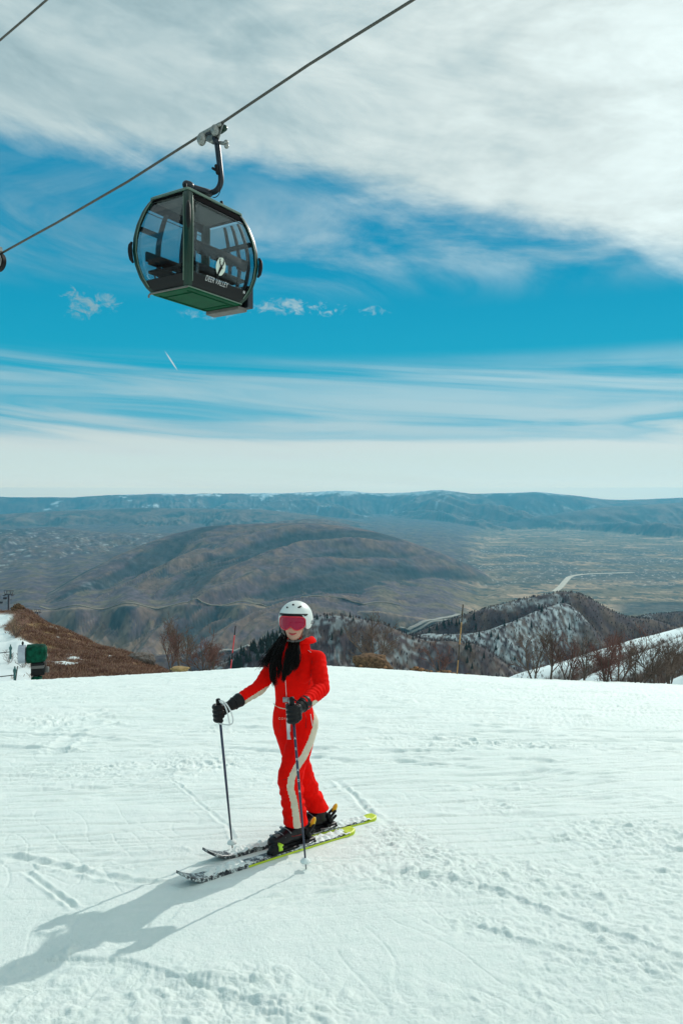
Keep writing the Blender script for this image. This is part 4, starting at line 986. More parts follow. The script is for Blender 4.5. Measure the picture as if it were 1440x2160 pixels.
s=MB(); s.grid(ribbon(smoothp([J(616,1473,4.70),J(624,1478,4.70),J(636,1486,4.73),J(646,1496,4.77)]),.0045,V3(0,1,0)),thick=V3(0,.002,0)); s.build('wrist_loop',m_black,pl)

# ================================================================== THE GONDOLA
m_green=mat('dark_green_paint',(.003,.030,.018),.32,0,.15,3.,0,1,.3)
m_floor=mat('green_underside',(.001,.070,.028),.6,0,.15,4.,0,1,.12)
m_sage=mat('sage_aluminium',(.13,.20,.155),.35,.3,.08,10.)
m_dk=mat('dark_steel',(.025,.032,.042),.38,.5,.15,8.)
m_gal=mat('galvanised_steel',(.33,.34,.32),.45,.6,.2,20.)
m_rub=mat('black_rubber',(.006,.007,.008),.55,0,.1,20.,0,1,.2)
m_cream=mat('cream_disc',(.62,.68,.60),.5,0,.03)
m_int=mat('dark_seat_padding',(.004,.004,.005),.8,0,.1,12.,0,1,.1)
m_skirt=mat('grey_skirt',(.13,.12,.11),.6,0,.15,8.)
def glassm(name,tint,dens):
    m=bpy.data.materials.new(name); m.use_nodes=True; t=NT(m.node_tree); t.n.clear()
    tr=t.new('ShaderNodeBsdfTransparent'); tr.inputs[0].default_value=(*tint,1)
    gl=t.new('ShaderNodeBsdfGlossy'); gl.inputs['Roughness'].default_value=.03; gl.inputs[0].default_value=(.9,.9,.9,1)
    fr=t.new('ShaderNodeFresnel'); fr.inputs[0].default_value=1.35
    mx=t.new('ShaderNodeMixShader'); t.l.new(t.m('MULTIPLY',fr.outputs[0],.11),mx.inputs[0]); t.l.new(tr.outputs[0],mx.inputs[1]); t.l.new(gl.outputs[0],mx.inputs[2])
    df=t.new('ShaderNodeBsdfDiffuse'); df.inputs[0].default_value=(.16,.17,.18,1); m2=t.new('ShaderNodeMixShader'); m2.inputs[0].default_value=dens
    t.l.new(mx.outputs[0],m2.inputs[1]); t.l.new(df.outputs[0],m2.inputs[2])
    o=t.new('ShaderNodeOutputMaterial'); t.l.new(m2.outputs[0],o.inputs[0]); return m
m_matt=mat('matt_black',(.004,.004,.005),.95,0,.1,20.,0,1,.02)
m_glass=glassm('smoked_glass',(.79,.85,.86),.010)
av=unit(V3(-.85,.53,0)); bv=V3(.53,.85,0)/np.linalg.norm([.53,.85]); GC=V3(-3.32,17.08,4.60)
gon=thing('gondola_cabin','dark green gondola cabin with smoked windows hanging from the haul rope','gondola',GC)
def hw(t): return float(np.interp(t,[0,.04,.15,.28,.43,.58,.72,.86,.94,1.0],[-.02,.05,.155,.225,.262,.25,.20,.115,.045,-.03]))
HT=2.10
def gp(a,b,t,ins=0.): # a,b in -1..1 of the half sizes
    return GC+av*(a*(.59+hw(t)-ins))+bv*(b*(.93+hw(t)-ins))+up*(t*HT)
TT=np.linspace(0,1,22)
# corner posts
for a,b in((-1,-1),(1,-1),(-1,1),(1,1)):
    m_=MB(); V=[]; secs=[]
    G=[]
    for t in TT:
        c=gp(a,b,t); ia=-a*av; ib=-b*bv
        ring=[c+ib*.13,c+ib*.05,c+ib*.015+ia*.004,c+ia*.015+ib*.004,c+ia*.05,c+ia*.13,c+ia*.13+ib*.03,c+ia*.04+ib*.04,c+ib*.13+ia*.03]
        G.append(ring+[ring[0]])
    m_.grid(np.array(G)); po=m_.build('corner_post',m_green,gon,True,40)
    tr=MB()
    for dd in ('b','a'):
        tr.tube([gp(a,b,t)+(-b*bv*.132 if dd=='b' else -a*av*.132)-(-b*bv if dd=='a' else -a*av)*.006 for t in TT[1:-1]],.011,6)
    tr.build('post_trim',m_sage,po)
# faces
def face(axis,side,name_win,mull,label=None):
    # axis 'a': plane a=side, runs along b
    def q(s,t,ins=0.):
        return gp(side,s,t,ins) if axis=='a' else gp(s,side,t,ins)
    L=lambda t:(.93 if axis=='a' else .59)+hw(t)
    nrm=(av if axis=='a' else bv)*side; tan_=(bv if axis=='a' else av)
    def qq(m,t,out=0.):   # m metres from centre as fraction of clear width
        lim=L(t)-.13
        c=GC+(nrm*((.59 if axis=='a' else .93)+hw(t)+out))+tan_*(m*lim)+up*(t*HT); return c
    gl=MB(); G=[[qq(m,t,-.022) for m in np.linspace(-1,1,9)] for t in np.linspace(.10,.935,18)]
    gl.grid(np.array(G),thick=-nrm*.008); wdo=gl.build('window',m_glass,gon)
    # lower panel and upper strip
    lo=MB(); lo.grid(np.array([[qq(m,t,-.004) for m in np.linspace(-1,1,5)] for t in np.linspace(0,.115 if axis=='b' else .13,5)]),thick=-nrm*.05); lo.build('lower_panel',m_black if axis=='a' else m_black,gon,False)
    if True:
        tp=MB(); tp.grid(np.array([[qq(m,t,-.010) for m in np.linspace(-1,1,5)] for t in np.linspace(.90 if axis=='a' else .955,.985,4)]),thick=-nrm*.03); tp.build('upper_strip',m_matt,gon,False)
        if axis=='a':
            t2=MB(); t2.tube([qq(m,.872,-.015) for m in np.linspace(-1,1,9)],.009,6); t2.build('glazing_bead',m_black,wdo)
    for m in mull:
        mu=MB(); mu.grid(np.array([[qq(m+dm,t,-.012) for dm in (-.055,.055)] for t in np.linspace(.10,.92,16)]),thick=-nrm*.05); mu.build('mullion',m_dk,gon,False)
    return q,qq,nrm,wdo
qa,qqa,na,wa=face('a',-1,'',[])
qb,qqb,nb,wb=face('b',-1,'',[])
qc,qqc,nc,wc=face('a',1,'',[-.42,.30,.68])
qd,qqd,nd,wd=face('b',1,'',[-.78,-.40,.02])
# transom bars on the far doors
for qqx,nx,ms in((qqd,nd,(-1,1)),(qqc,nc,(-1,-.42))):
    m_=MB(); m_.grid(np.array([[qqx(m,t,-.02) for m in np.linspace(ms[0],ms[1],5)] for t in (.66,.685,.71)]),thick=-nx*.04); m_.build('transom',m_dk,gon,False)
# floor, roof
fl=MB()
def rect(t,z,ins=0.,n=6):
    A_=.59+hw(t)-ins; B_=.93+hw(t)-ins; r=.07; pts=[]
    for sa,sb,a0 in((1,1,0),(-1,1,90),(-1,-1,180),(1,-1,270)):
        for k in range(n):
            an=math.radians(a0+90*k/(n-1)); pts.append(GC+av*(sa*(A_-r)+r*math.cos(an))+bv*(sb*(B_-r)+r*math.sin(an))+up*z)
    return pts
def stack(mb,levels):
    R=[rect(*l) for l in levels]; n=len(R[0]); V=[p for r in R for p in r]; Fc=[tuple(range(n-1,-1,-1))]
    for i in range(len(R)-1):
        for k in range(n): j=(k+1)%n; Fc.append((i*n+k,i*n+j,i*n+n+j,i*n+n+k))
    Fc.append(tuple(range((len(R)-1)*n,len(R)*n))); mb.add(V,Fc)
stack(fl,[(0,-.055,.06),(0,-.05,.03),(0,.0,.0),(0,.045,.02)]); flo=fl.build('floor',m_floor,gon,False)
tr=MB(); pr_=rect(0,-.012,-.012); pr_.append(pr_[0]); tr.tube(pr_,.014,6,False); tr.build('floor_trim',m_sage,flo)
tr=MB(); 
for sb2 in (-1,1):
    tr.tube([GC+av*x+bv*(.62*sb2)*1.0+up*-.066 for x in(-.42,-.2,.2,.42)],.012,6)
for sa2 in(-1,1): tr.tube([GC+av*(.42*sa2)+bv*y+up*-.066 for y in(-.78,-.3,.3,.78)],.012,6)
tr.build('floor_rib',m_floor,flo)
rf=MB(); stack(rf,[(1,HT-.045,.03),(1,HT-.02,-.03),(1,HT+.025,-.03),(1,HT+.06,.02),(1,HT+.10,.20),(1,HT+.115,.42)]); rfo=rf.build('roof',m_sage,gon,False)
for a_,b_ in ((-.40,-.82),(.42,-.55),(-.42,.35)):
    sr=MB(); sr.cap(GC+av*a_+bv*b_+up*(HT+.08),GC+av*a_+bv*b_+up*(HT+.15),.045,.040); sr.build('roof_stop',m_rub,rfo)
# ceiling liner so the inside reads dark
ce=MB(); stack(ce,[(1,HT-.075,.06),(1,HT-.055,.06)]); ce.build('ceiling',m_skirt,gon,False)
# bumpers
for a,b in((1,-1),(-1,1),(-1,-1),(1,1)):
    bu=MB(); t0,t1=(.34,.50) if (a,b)!=(-1,-1) else (.56,.80)
    o=(a*av+b*bv)*.03; Rr_=np.array([unit(a*av-b*bv),unit(a*av+b*bv),up])
    pts=[gp(a,b,t)+o*(1 if 0<i<6 else .3) for i,t in enumerate(np.linspace(t0-.03,t1+.03,7))]
    bu.tube(pts,[.025,.045,.052,.052,.052,.045,.025],10); bu.build('bumper',m_rub,gon)
# benches along both long sides
for sg in (-1,1):
    be=MB(); c=GC+av*(sg*.50)+up*.50; R3=np.array([av,bv,up])
    be.box(c,(.20,.86,.035),R3,.015)
    bo=be.build('bench',m_int,gon)
    k=MB(); k.box(GC+av*(sg*.74)+up*.86,(.035,.88,.11),R3,.015); 
    for j in range(4): k.box(GC+av*(sg*.74)+bv*(-.66+.44*j)+up*.76,(.030,.14,.06),R3,.01)
    k.build('backrest',m_int,bo)
    for y in(-.7,0,.7):
        k=MB(); k.tube([GC+av*(sg*.66)+bv*y+up*.47,GC+av*(sg*.50)+bv*y+up*.03],.02,6); k.build('bench_bracket',m_dk,bo)
# ski rack on the far end, skirt
R3=np.array([av,bv,up])
rk=MB(); rk.box(GC+bv*1.20+av*-.30+up*.22,(.30,.10,.26),R3,.02); rk.box(GC+bv*1.20+av*.25+up*.22,(.16,.09,.20),R3,.02); rko=rk.build('ski_rack',m_dk,gon,False)
k=MB()
for j in range(6): k.box(GC+bv*1.31+av*(-.52+.09*j)+up*.24,(.012,.02,.22),R3,.004)
k.build('rack_slots',m_rub,rko)
sk=MB(); sk.box(GC+bv*.98+av*-.02+up*-.10,(.52,.16,.045),R3,.02); sk.build('door_step',m_skirt,gon,False)
pb=MB(); pb.tube([gp(-1,-1,0)+up*-.02,gp(0,-1,0)-bv*.03+up*-.03,gp(1,-1,0)+up*-.02,gp(1,-1,0)+av*.05+up*-.05,gp(1,-1,0)+av*.05+up*-.10],.022,8); pb.build('front_rail',m_skirt,gon)
# emblem: disc with a stag's head, and the name
def on_a(b_,z_,out=.0):   # point on the a=-1 face at metres b_, z_
    t=z_/HT; return GC-av*(.59+hw(t)+out)+bv*b_+up*z_
LB,LZ=-.12,.575
em=MB(); n=40; ring=[(.150*math.cos(2*math.pi*k/n)*(1+.04*math.sin(7*k)),.195*math.sin(2*math.pi*k/n)*(1+.03*math.sin(5*k))) for k in range(n)]
V=[on_a(LB+x,LZ+z,.004) for x,z in ring]+[on_a(LB+x,LZ+z,-.004) for x,z in ring]
em.add(V,[tuple(range(n)),tuple(range(2*n-1,n-1,-1))]+[(k,(k+1)%n,n+(k+1)%n,n+k) for k in range(n)])
emo=em.build('emblem_disc',m_cream,gon,False)
st_=MB()
def stroke(pts,r):
    P3=[on_a(LB+x,LZ+z,.008) for x,z in pts]; st_.tube(P3,r,6,flat=1.)
stroke([(-.055,-.27),(-.045,-.15),(-.010,-.06),(.012,-.005)],[.012,.024,.030,.022])
stroke([(.000,-.010),(.030,-.018),(.060,-.035)],[.026,.020,.010])
stroke([(-.008,.006),(-.030,.024),(-.045,.026)],[.010,.008,.003])
stroke([(.020,.006),(.045,.020),(.058,.020)],[.010,.007,.003])
stroke([(.004,.015),(-.030,.045),(-.055,.09),(-.045,.14),(-.020,.17)],[.009,.009,.009,.008,.004])
stroke([(.014,.015),(.050,.040),(.080,.08),(.075,.125),(.050,.16)],[.009,.009,.009,.008,.004])
for a_,b_ in (((-.050,.07),(-.020,.11)),((-.052,.11),(-.075,.15)),((-.035,.05),(-.070,.065)),((.072,.07),(.040,.105)),((.080,.10),(.100,.14)),((.055,.045),(.095,.055))): stroke([a_,b_],[.007,.004])
st_.build('stag_head',m_black,emo)
lt=MB(); TV,TF=text_mesh('DEER VALLEY',.128,0,.014,1.06)
bmn=LB-.03
lt.add([on_a(bmn+v[0]*.92,.235+v[1]*1.25+.0,.014) for v in TV],[tuple(f) for f in TF]); lt.build('lettering',m_white,gon,False)
lt=MB(); TV,TF=text_mesh('96',.085); lt.add([on_a(.80+v[0],.225+v[1],.016) for v in TV],[tuple(f) for f in TF]); lt.build('number',m_white,gon,False)
# hanger
GR=V3(-3.00,17.0,8.40)
GR=P(443,281,17.0)
def on(x,y,Y): return P(x,y,Y)
hg=MB()
path=[on(457,296,16.95),on(460,315,16.9),on(463,345,16.9),on(466,368,16.9),on(467,384,16.92),on(462,398,16.95),on(452,406,17.0),on(440,407,17.05)]
hg.tube(smoothp(path,22),[.080]*6+[.078]*16,10,flat=.85)
hgo=hg.build('hanger_arm',m_dk,gon)
bar=MB(); bar.tube([on(447,408,17.02),on(430,403,16.9),on(410,397,16.75),on(396,391,16.6)],[.075,.075,.075,.085],10); bar.cap(on(400,392,16.62),on(394,390,16.58),.10,.10); bar.tube([GC+up*(HT+.08)+av*.1,on(441,405,17.05)],.11,10); bar.tube([GC+up*(HT+.08)-bv*.5,on(412,398,16.77)],.08,8); bar.build('roof_beam',m_dk,hgo)
cb=MB(); cb.tube(smoothp([on(460,357,16.78),on(463,370,16.78),on(466,395,16.80),on(463,410,16.9),on(455,417,17.0),on(449,416,17.0)],20),.010,6); cb.build('cable',m_rub,hgo)
sw=MB(); sw.cap(on(449,355,16.8),on(456,359,16.8),.03,.03); sw.cap(on(456,350,16.8),on(459,365,16.8),.04,.04); sw.build('sensor_bracket',m_rub,hgo)
# grip
gpn=MB()
ropeL=lambda x,y,Y: P(x,y,Y)
dr=unit(P(870,0,14.3)-P(443,274,17.0))
gpn.cap(on(424,285,17.05),on(464,262,16.75),.055,.045); gpn.loft([(on(452,270,16.9),dr,up,.32,.06),(on(451,283,16.9),dr,up,.26,.07),(on(455,296,16.9),dr,up,.10,.08)],14,e=3)
gro=gpn.build('grip',m_gal,gon)
for x,y,r,Y_ in ((425,293,.105,16.85),(453,274,.095,16.75)):
    k=MB(); k.loft([(on(x,y,Y_)-V3(0,.03,0),V3(1,0,0),up,r*.8,r*1.15),(on(x,y,Y_),V3(1,0,0),up,r,r*1.35),(on(x,y,Y_)+V3(0,.05,0),V3(1,0,0),up,r,r*1.35)],18); k.ell(on(x,y,Y_)-V3(0,.04,0),(.03,.03,.04)); k.build('grip_roller',m_gal,gro)
k=MB(); k.cap(on(464,275,16.9),on(473,270,16.85),.085,.075); k.build('spring_cap',m_green,gro)
k=MB(); k.cap(on(463,301,16.9),on(475,303,16.8),.04,.04); k.ell(on(477,300,16.75),(.055,.05,.055)); k.ell(on(478,308,16.75),(.055,.05,.06)); k.build('guide_roller',m_gal,gro)
k=MB(); k.box(on(456,283,16.86),(.03,.03,.05)); k.cap(on(436,283,16.85),on(446,280,16.82),.035,.03); k.cap(on(452,291,16.85),on(456,298,16.86),.05,.075); k.build('grip_jaw',m_dk,gro)
# ================================================================== ROPES AND SHEAVES
m_rope=mat('steel_rope',(.12,.115,.10),.5,.5,.2,40)
def rope(name,pts,r,label,pitch=.42,step=.03,strands=6):
    mb=MB(); pts=np.array(pts); seg=np.r_[0,np.cumsum(np.linalg.norm(np.diff(pts,axis=0),axis=1))]; n=int(seg[-1]/step)
    s=np.linspace(0,seg[-1],n); c=np.stack([np.interp(s,seg,pts[:,i]) for i in range(3)],1)
    # small sag between
    for k in range(strands):
        q=[]
        for i in range(n):
            t=unit(c[min(i+1,n-1)]-c[max(i-1,0)]); a=unit(np.cross(t,up)); b=np.cross(a,t); an=2*math.pi*(s[i]/pitch+k/strands); q.append(c[i]+(a*math.cos(an)+b*math.sin(an))*r*.62)
        mb.tube(q,r*.42,5,True)
    o=mb.build(name,m_rope,None); tag(o,label,'cable'); return o
ZP0=P(-120,600,22.2); ZP1=P(4,534,21.0); G0=P(424,285,17.1); G1=P(464,262,16.8)
dR_=unit(P(870,0,14.3)-G1)
rope('haul_rope',[P(-260,676,23.6),ZP0,ZP1,P(120,470,19.7),P(270,383,18.3),G0,G1,P(650,137,15.5),P(870,0,14.3),P(870,0,14.3)+dR_*6],.030,'twisted steel haul rope running from the sheave wheel through the gondola grip',step=.035)
r2=P(40,51,12.95); r2b=r2+unit(V3(.85,-.53,.20))*7; r2a=r2-unit(V3(.85,-.53,.19))*14
rope('return_rope',[r2a,r2,r2b],.019,'thin dark rope crossing the upper left corner of the sky',step=.05)
shv=thing('sheave_assembly','rubber rimmed steel sheave wheel at the left edge holding the haul rope','cable sheave',P(-8,552,21.1))
dl=unit(ZP1-ZP0); nl=unit(np.cross(dl,up)); ul=unit(np.cross(nl,dl))
if ul[2]<0: ul=-ul
if nl[1]<0: nl=-nl
for k in range(3):
    c=P(-3,553,21.05)-dl*(.62*k); w_=MB(); m2=MB()
    for dd,rr,M in ((0,.27,w_),):
        M.loft([(c-nl*.075,dl,ul,.24,.24),(c-nl*.06,dl,ul,.27,.27),(c+nl*.06,dl,ul,.27,.27),(c+nl*.075,dl,ul,.24,.24)],28)
    wo_=w_.build('rubber_tyre',m_rub,shv,True,40)
    m2.loft([(c-nl*.13,dl,ul,.20,.20),(c-nl*.115,dl,ul,.235,.235),(c-nl*.080,dl,ul,.240,.240)],28); m2.cap(c-nl*.16,c-nl*.10,.06,.06); m2.build('wheel_flange',m_gal,wo_,True,40)
bm2=MB(); bm2.box(P(-3,553,21.05)-dl*.62-nl*.22-ul*.04,(.95,.03,.09),np.array([dl,nl,ul]),.01); bm2.build('sheave_beam',m_dk,shv,False)
k=MB(); k.add([P(-6,522,21.0)-nl*.1,P(5.6,522,21.0)-nl*.1,P(6.2,531,21.0)-nl*.1,P(3,538,21.0)-nl*.1,P(-14,545,21.0)-nl*.1]+[P(-6,522,21.0),P(5.6,522,21.0),P(6.2,531,21.0),P(3,538,21.0),P(-14,545,21.0)],[(0,1,2,3,4),(9,8,7,6,5)]+[(i,5+i,5+(i+1)%5,(i+1)%5) for i in range(5)]); k.build('rope_catcher',m_gal,shv,False)

# ================================================================== FAR LIFT
m_tow=mat('dark_tower_steel',(.03,.035,.05),.6,.3,.1,1.)
def tz(x,y): return float(terr(np.array([x]),np.array([y]))[0][0])
def tower(px_,py_top,Y_,arm,label):
    top=P(px_,py_top,Y_); zg=tz(top[0],top[1]); base=V3(top[0],top[1],zg-1); r=thing('lift_tower',label,'lift tower',V3(top[0],top[1],zg),'chairlift towers beyond the left hillside')
    m=MB(); m.tube([base,top-V3(0,0,arm*.35)],[.55,.38],10); m.build('mast',m_tow,r)
    m=MB(); m.box(top-V3(0,0,arm*.38),(arm*.42,.2,.16)); m.box(top,(arm*.5,.12,.09))
    for s_ in(-1,1):
        m.tube([top+V3(s_*arm*.16,0,-arm*.38),top+V3(s_*arm*.25,0,0)],.09,5); m.tube([top+V3(s_*arm*.36,0,-arm*.38),top+V3(s_*arm*.48,0,0)],.09,5); m.tube([top+V3(s_*arm*.30,0,-arm*.38),top+V3(s_*arm*.10,0,0)],.07,5)
    m.build('crossarm',m_tow,r,False)
    for s_ in(-1,1):
        m=MB()
        for k in range(4): m.ell(top+V3(s_*arm*.42,-1.2+.8*k,-arm*.47),(.16,.26,.26),None,8,6)
        m.box(top+V3(s_*arm*.42,0,-arm*.44),(.08,1.7,.10)); m.build('sheave_train',m_tow,r,False)
    m=MB(); m.box(top+V3(arm*.18,0,-arm*.95),(arm*.16,.3,.06)); m.build('platform',m_tow,r,False); return r
tower(19,1246,300,3.9,'taller dark chairlift tower with a wide crossarm behind the rocky knoll')
tower(80,1286,420,3.6,'small distant chairlift tower poking just above the brown hillside')
def chair(px_,py_,Y_,w_,label):
    c=P(px_,py_,Y_); r=thing('lift_chair',label,'chairlift chair',c,'chairs hanging from the distant chairlift')
    m=MB(); m.box(c,(w_,.35,.10),None,.04); m.build('seat',m_tow,r)
    m=MB(); m.box(c+V3(0,.35,.38),(w_,.06,.26),None,.03); m.build('backrest',m_tow,r)
    m=MB(); m.tube([c+V3(0,.3,.5),c+V3(0,.25,1.6),c+V3(0,0,2.9)],.05,6); m.tube([c+V3(-w_,.35,.1),c+V3(-w_,.3,.9),c+V3(w_,.3,.9),c+V3(w_,.35,.1)],.04,6); m.build('hanger_frame',m_tow,r)
chair(10.5,1263.5,300,.75,'dark four-seat lift chair just left of the lift tower mast'); chair(2,1272.5,290,.7,'dark lift chair cut by the left edge of the photo')

# ================================================================== SNOW GUN
m_gun=mat('green_gun_cover',(.002,.075,.042),.6,0,.35,3.,.03,6.,.08); m_ring=mat('pale_grey_ring',(.42,.46,.52),.4,.3,.1,3.)
GY=49.
gc=P(78,1378,GY); bx=P(78,1437,GY)
gun=thing('snow_gun','green covered fan snow gun on a dark base at the left edge of the slope','snow gun',bx)
ba=unit(V3(1,.35,.0)); bs=unit(np.cross(ba,up)); k=MB()
k.loft([(gc-ba*.62,bs,up,.50,.52),(gc-ba*.58,bs,up,.58,.60),(gc-ba*.1,bs,up,.60,.61),(gc+ba*.35,bs,up,.58,.58),(gc+ba*.55,bs,up,.50,.52),(gc+ba*.64,bs,up,.30,.34)],24,e=2.8)
Vk,Nk,Fk=remesh(k,.03,2); Vk=Vk+Nk*(.028*(np.abs(pn(Vk[:,0]*2.4+Vk[:,2]*1.2,Vk[:,2]*4.,700))-.2)+.015*fbm(Vk[:,0]*6,Vk[:,2]*7,2,701))[:,None]
link_mesh('barrel_cover',Vk,Fk,m_gun,True,gun,gun.location)
k=MB(); k.loft([(gc-ba*1.12,bs,up,.50,.55),(gc-ba*1.10,bs,up,.55,.60),(gc-ba*.70,bs,up,.56,.60),(gc-ba*.66,bs,up,.50,.55)],26,e=2.6); ro=k.build('nozzle_ring',m_ring,gun,True,40)
k=MB(); k.loft([(gc-ba*1.125,bs,up,.42,.46),(gc-ba*1.14,bs,up,.40,.44)],24); k.build('fan_grille',m_black,ro)
k=MB(); k.box(gc-up*1.0+ba*.08,(.42,.34,.42),np.array([ba,bs,up]),.05); k.box(gc-up*.62+ba*.05,(.36,.30,.10),np.array([ba,bs,up]),.04); bb=k.build('motor_base',m_rub,gun,False)
k=MB(); k.box(gc-up*.85+ba*.08-bs*-.36,(.40,.03,.10),np.array([ba,bs,unit(up+ba*.3)]),.02); k.box(gc-up*1.22+ba*.02+bs*-.36,(.36,.03,.10),np.array([ba,bs,unit(up+ba*.3)]),.02); k.build('hose_loop',m_grey,bb,False)
k=MB(); k.tube([gc-up*.55+ba*.55,gc-up*1.0+ba*.60],.03,6); k.box(gc-up*1.12+ba*.62,(.13,.13,.18),None,.03); k.build('control_box',m_grey,gun)
k=MB(); k.tube([gc-up*1.4,bx-up*.6],.20,12); k.build('pedestal',m_gal,gun)
k=MB(); k.box(P(78,1434,GY-.2),(.28,.25,.22),None,.03); k.build('junction_box',m_gun,gun,False)
k=MB(); k.tube([gc+up*.58-ba*.85,gc+up*.85-ba*.85],.03,6); k.ell(gc+up*.72-ba*.85,(.08,.08,.12),None,8,6); k.build('beacon',m_black,gun)
def hydrant(px_,py_,Y_,label):
    p=P(px_,py_,Y_); z=max(tz(p[0],p[1]),-1e9); c=V3(p[0],p[1],p[2]); r=thing('snowmaking_hydrant',label,'hydrant',c,'teal hydrants on the snow by the snow gun')
    k=MB(); k.tube([c-up*.6,c+up*.15],.09,10); k.build('riser',m_teal,r); k=MB(); k.ell(c+up*.3,(.13,.13,.2),None,10,8); k.tube([c+up*.4,c+up*.62],.05,8); k.build('valve_head',m_teal,r)
    k=MB(); k.tube(smoothp([c+up*.0,c-V3(.5,0,.05),c-V3(1.1,.0,.12),c-V3(1.9,0,.18)],10),.035,6); k.build('hose',m_rub,r)
m_teal=mat('teal_paint',(.03,.12,.12),.5,0,.1,5.)
hydrant(23,1375,62,'small teal hydrant on the snow bank, the upper one left of the snow gun'); hydrant(32,1424,52,'small teal hydrant at the foot of the snow bank below the shrubs')

# ================================================================== MARKER POLES
m_rp=mat('red_plastic',(.62,.02,.03),.5,0,.05); m_bam=mat('bamboo',(.50,.27,.09),.7,0,.2,6.); m_bamd=mat('bamboo_joint',(.05,.035,.02),.7,0,.1)
def marker(pts_px,Y_,r,segs,name,label,cat):
    (x0,y0),(x1,y1)=pts_px; a=P(x0,y0,Y_); b=P(x1,y1,Y_); a=a+(a-b)*.12; root=thing(name,label,cat,a); 
    for t0,t1,m,nm in segs:
        k=MB(); k.tube([a+(b-a)*t0,a+(b-a)*t1],r,8); k.build(nm,m,root)
    return root
marker([(487,1408),(497,1320)],46.,.034,[(0,.28,m_rp,'red_band'),(.28,.42,m_black,'black_band'),(.42,.80,m_rp,'red_band'),(.80,1,m_black,'black_band')],'marker_pole','slim red and black trail marker pole behind the skier at the slope edge','marker pole')
bp_=marker([(963,1425),(976,1275)],44.,.036,[(0,.30,m_bam,'cane'),(.32,.50,m_bamd,'joint'),(.50,.78,m_bam,'cane'),(.80,1.,m_bamd,'cane_tip'),(.30,.32,m_bamd,'joint'),(.78,.80,m_bamd,'joint')],'bamboo_pole','tall thin leaning bamboo pole standing at the slope edge among the stones','marker pole')
marker([(33,1440),(38,1405)],48.,.03,[(0,1,m_bamd,'stick')],'marker_stick','short thin dark stick in the snow left of the snow gun','stick')

# ================================================================== ROCKS
m_rock=mat('brown_rock',(.21,.125,.072),.95,0,.28,4.5,.05,9.,.1,col2=(.055,.036,.024)); m_rock2=mat('orange_rock',(.40,.21,.105),.95,0,.25,5.,.03,12.,.1,col2=(.06,.035,.022))
def rock(c,r,seed,name,label,cat,m,grp=None,flat=.6,jag=False):
    k=MB(); k.ell((0,0,0),(1,1,1),None,40,26); V=np.array(k.v); n=.26*pn(V[:,0]*1.3+seed,V[:,2]*1.3+V[:,1],720+seed)+.14*ridged(V[:,0]*2.1+V[:,1]*1.5,V[:,2]*2.3+seed,4,730+seed)
    V=V*(1+n)[:,None]; V[:,2]=np.where((V[:,2]>.62)&(not jag),.62+(V[:,2]-.62)*.25,V[:,2]); V=V*(1+(.28*pn(V[:,0]*3+V[:,1]*2+seed,V[:,2]*3,790)*jag))[:,None]
    V=V*np.array([r,r*.8,r*flat])+c
    o=link_mesh(name,V-c,k.f,m,True); o.location=tuple(c); sharp(o,40); tag(o,label,cat,grp); return o
zb=lambda px_,Y_: float(snow_base(np.array((px_-720)/F*Y_),np.array(Y_)))
c=P(783,1402,50.); rock(c,1.12,3,'boulder','big flat-topped brown boulder on the slope edge right of the skier','boulder',m_rock,None,.85)
ORD=['first','second','third','fourth','fifth','sixth','seventh','eighth','ninth','tenth','eleventh','twelfth','thirteenth','fourteenth','fifteenth','sixteenth','seventeenth','eighteenth','nineteenth','twentieth']
nst=0
for i,(x,y,w_) in enumerate([(868,1411,7),(877,1408,9),(888,1412,11),(898,1414,8),(908,1415,6),(924,1417,7),(934,1415,9),(944,1417,11),(956,1420,7),(986,1423,9),(997,1425,7),(1008,1426,9),(1020,1429,7),(1032,1429,9),(1042,1431,6),(1054,1432,9),(1068,1433,8),(1082,1434,10),(1092,1436,6),(760,1403,6),(812,1406,6),(826,1408,5)]):
    Y_=47.+rng.uniform(0,2); c=P(x,y+1,Y_); 
    if x<800: lab='small brown stone against the left foot of the big boulder'
    elif x==812: lab='small brown stone against the right foot of the big boulder'
    elif x==826: lab='small stone just clear of the big boulder on its right'
    else: lab=('%s stone from the left in the row right of the boulder, %s'%(ORD[nst],'rusty orange' if i%3 else 'dark brown')); nst+=1
    rock(c,w_/F*Y_*.62,10+i,'stone',lab,'stone',m_rock2 if i%3 else m_rock,'stones strewn along the edge of the slope',.75)
rock(P(39,1287,103.),.85,50,'rock_outcrop','dark jagged rock outcrop crowning the left knoll','rock outcrop',m_rock,None,1.,True)
rock(P(296,1392,86.),1.5,51,'snowy_outcrop','dark rocky outcrop with snow patches at the foot of the brown hillside','rock outcrop',mat('dark_rock',(.075,.055,.042),.95,0,.3,3.,.05,6.,.1,col2=(.16,.15,.14)),None,.7)
rock(P(380,1411,49.),.55,52,'grass_tussock','straw-coloured hummock at the slope edge under the left bare trees','hummock',mat('straw',(.42,.28,.12),.95,0,.2,6.,.03,12.),None,.35)

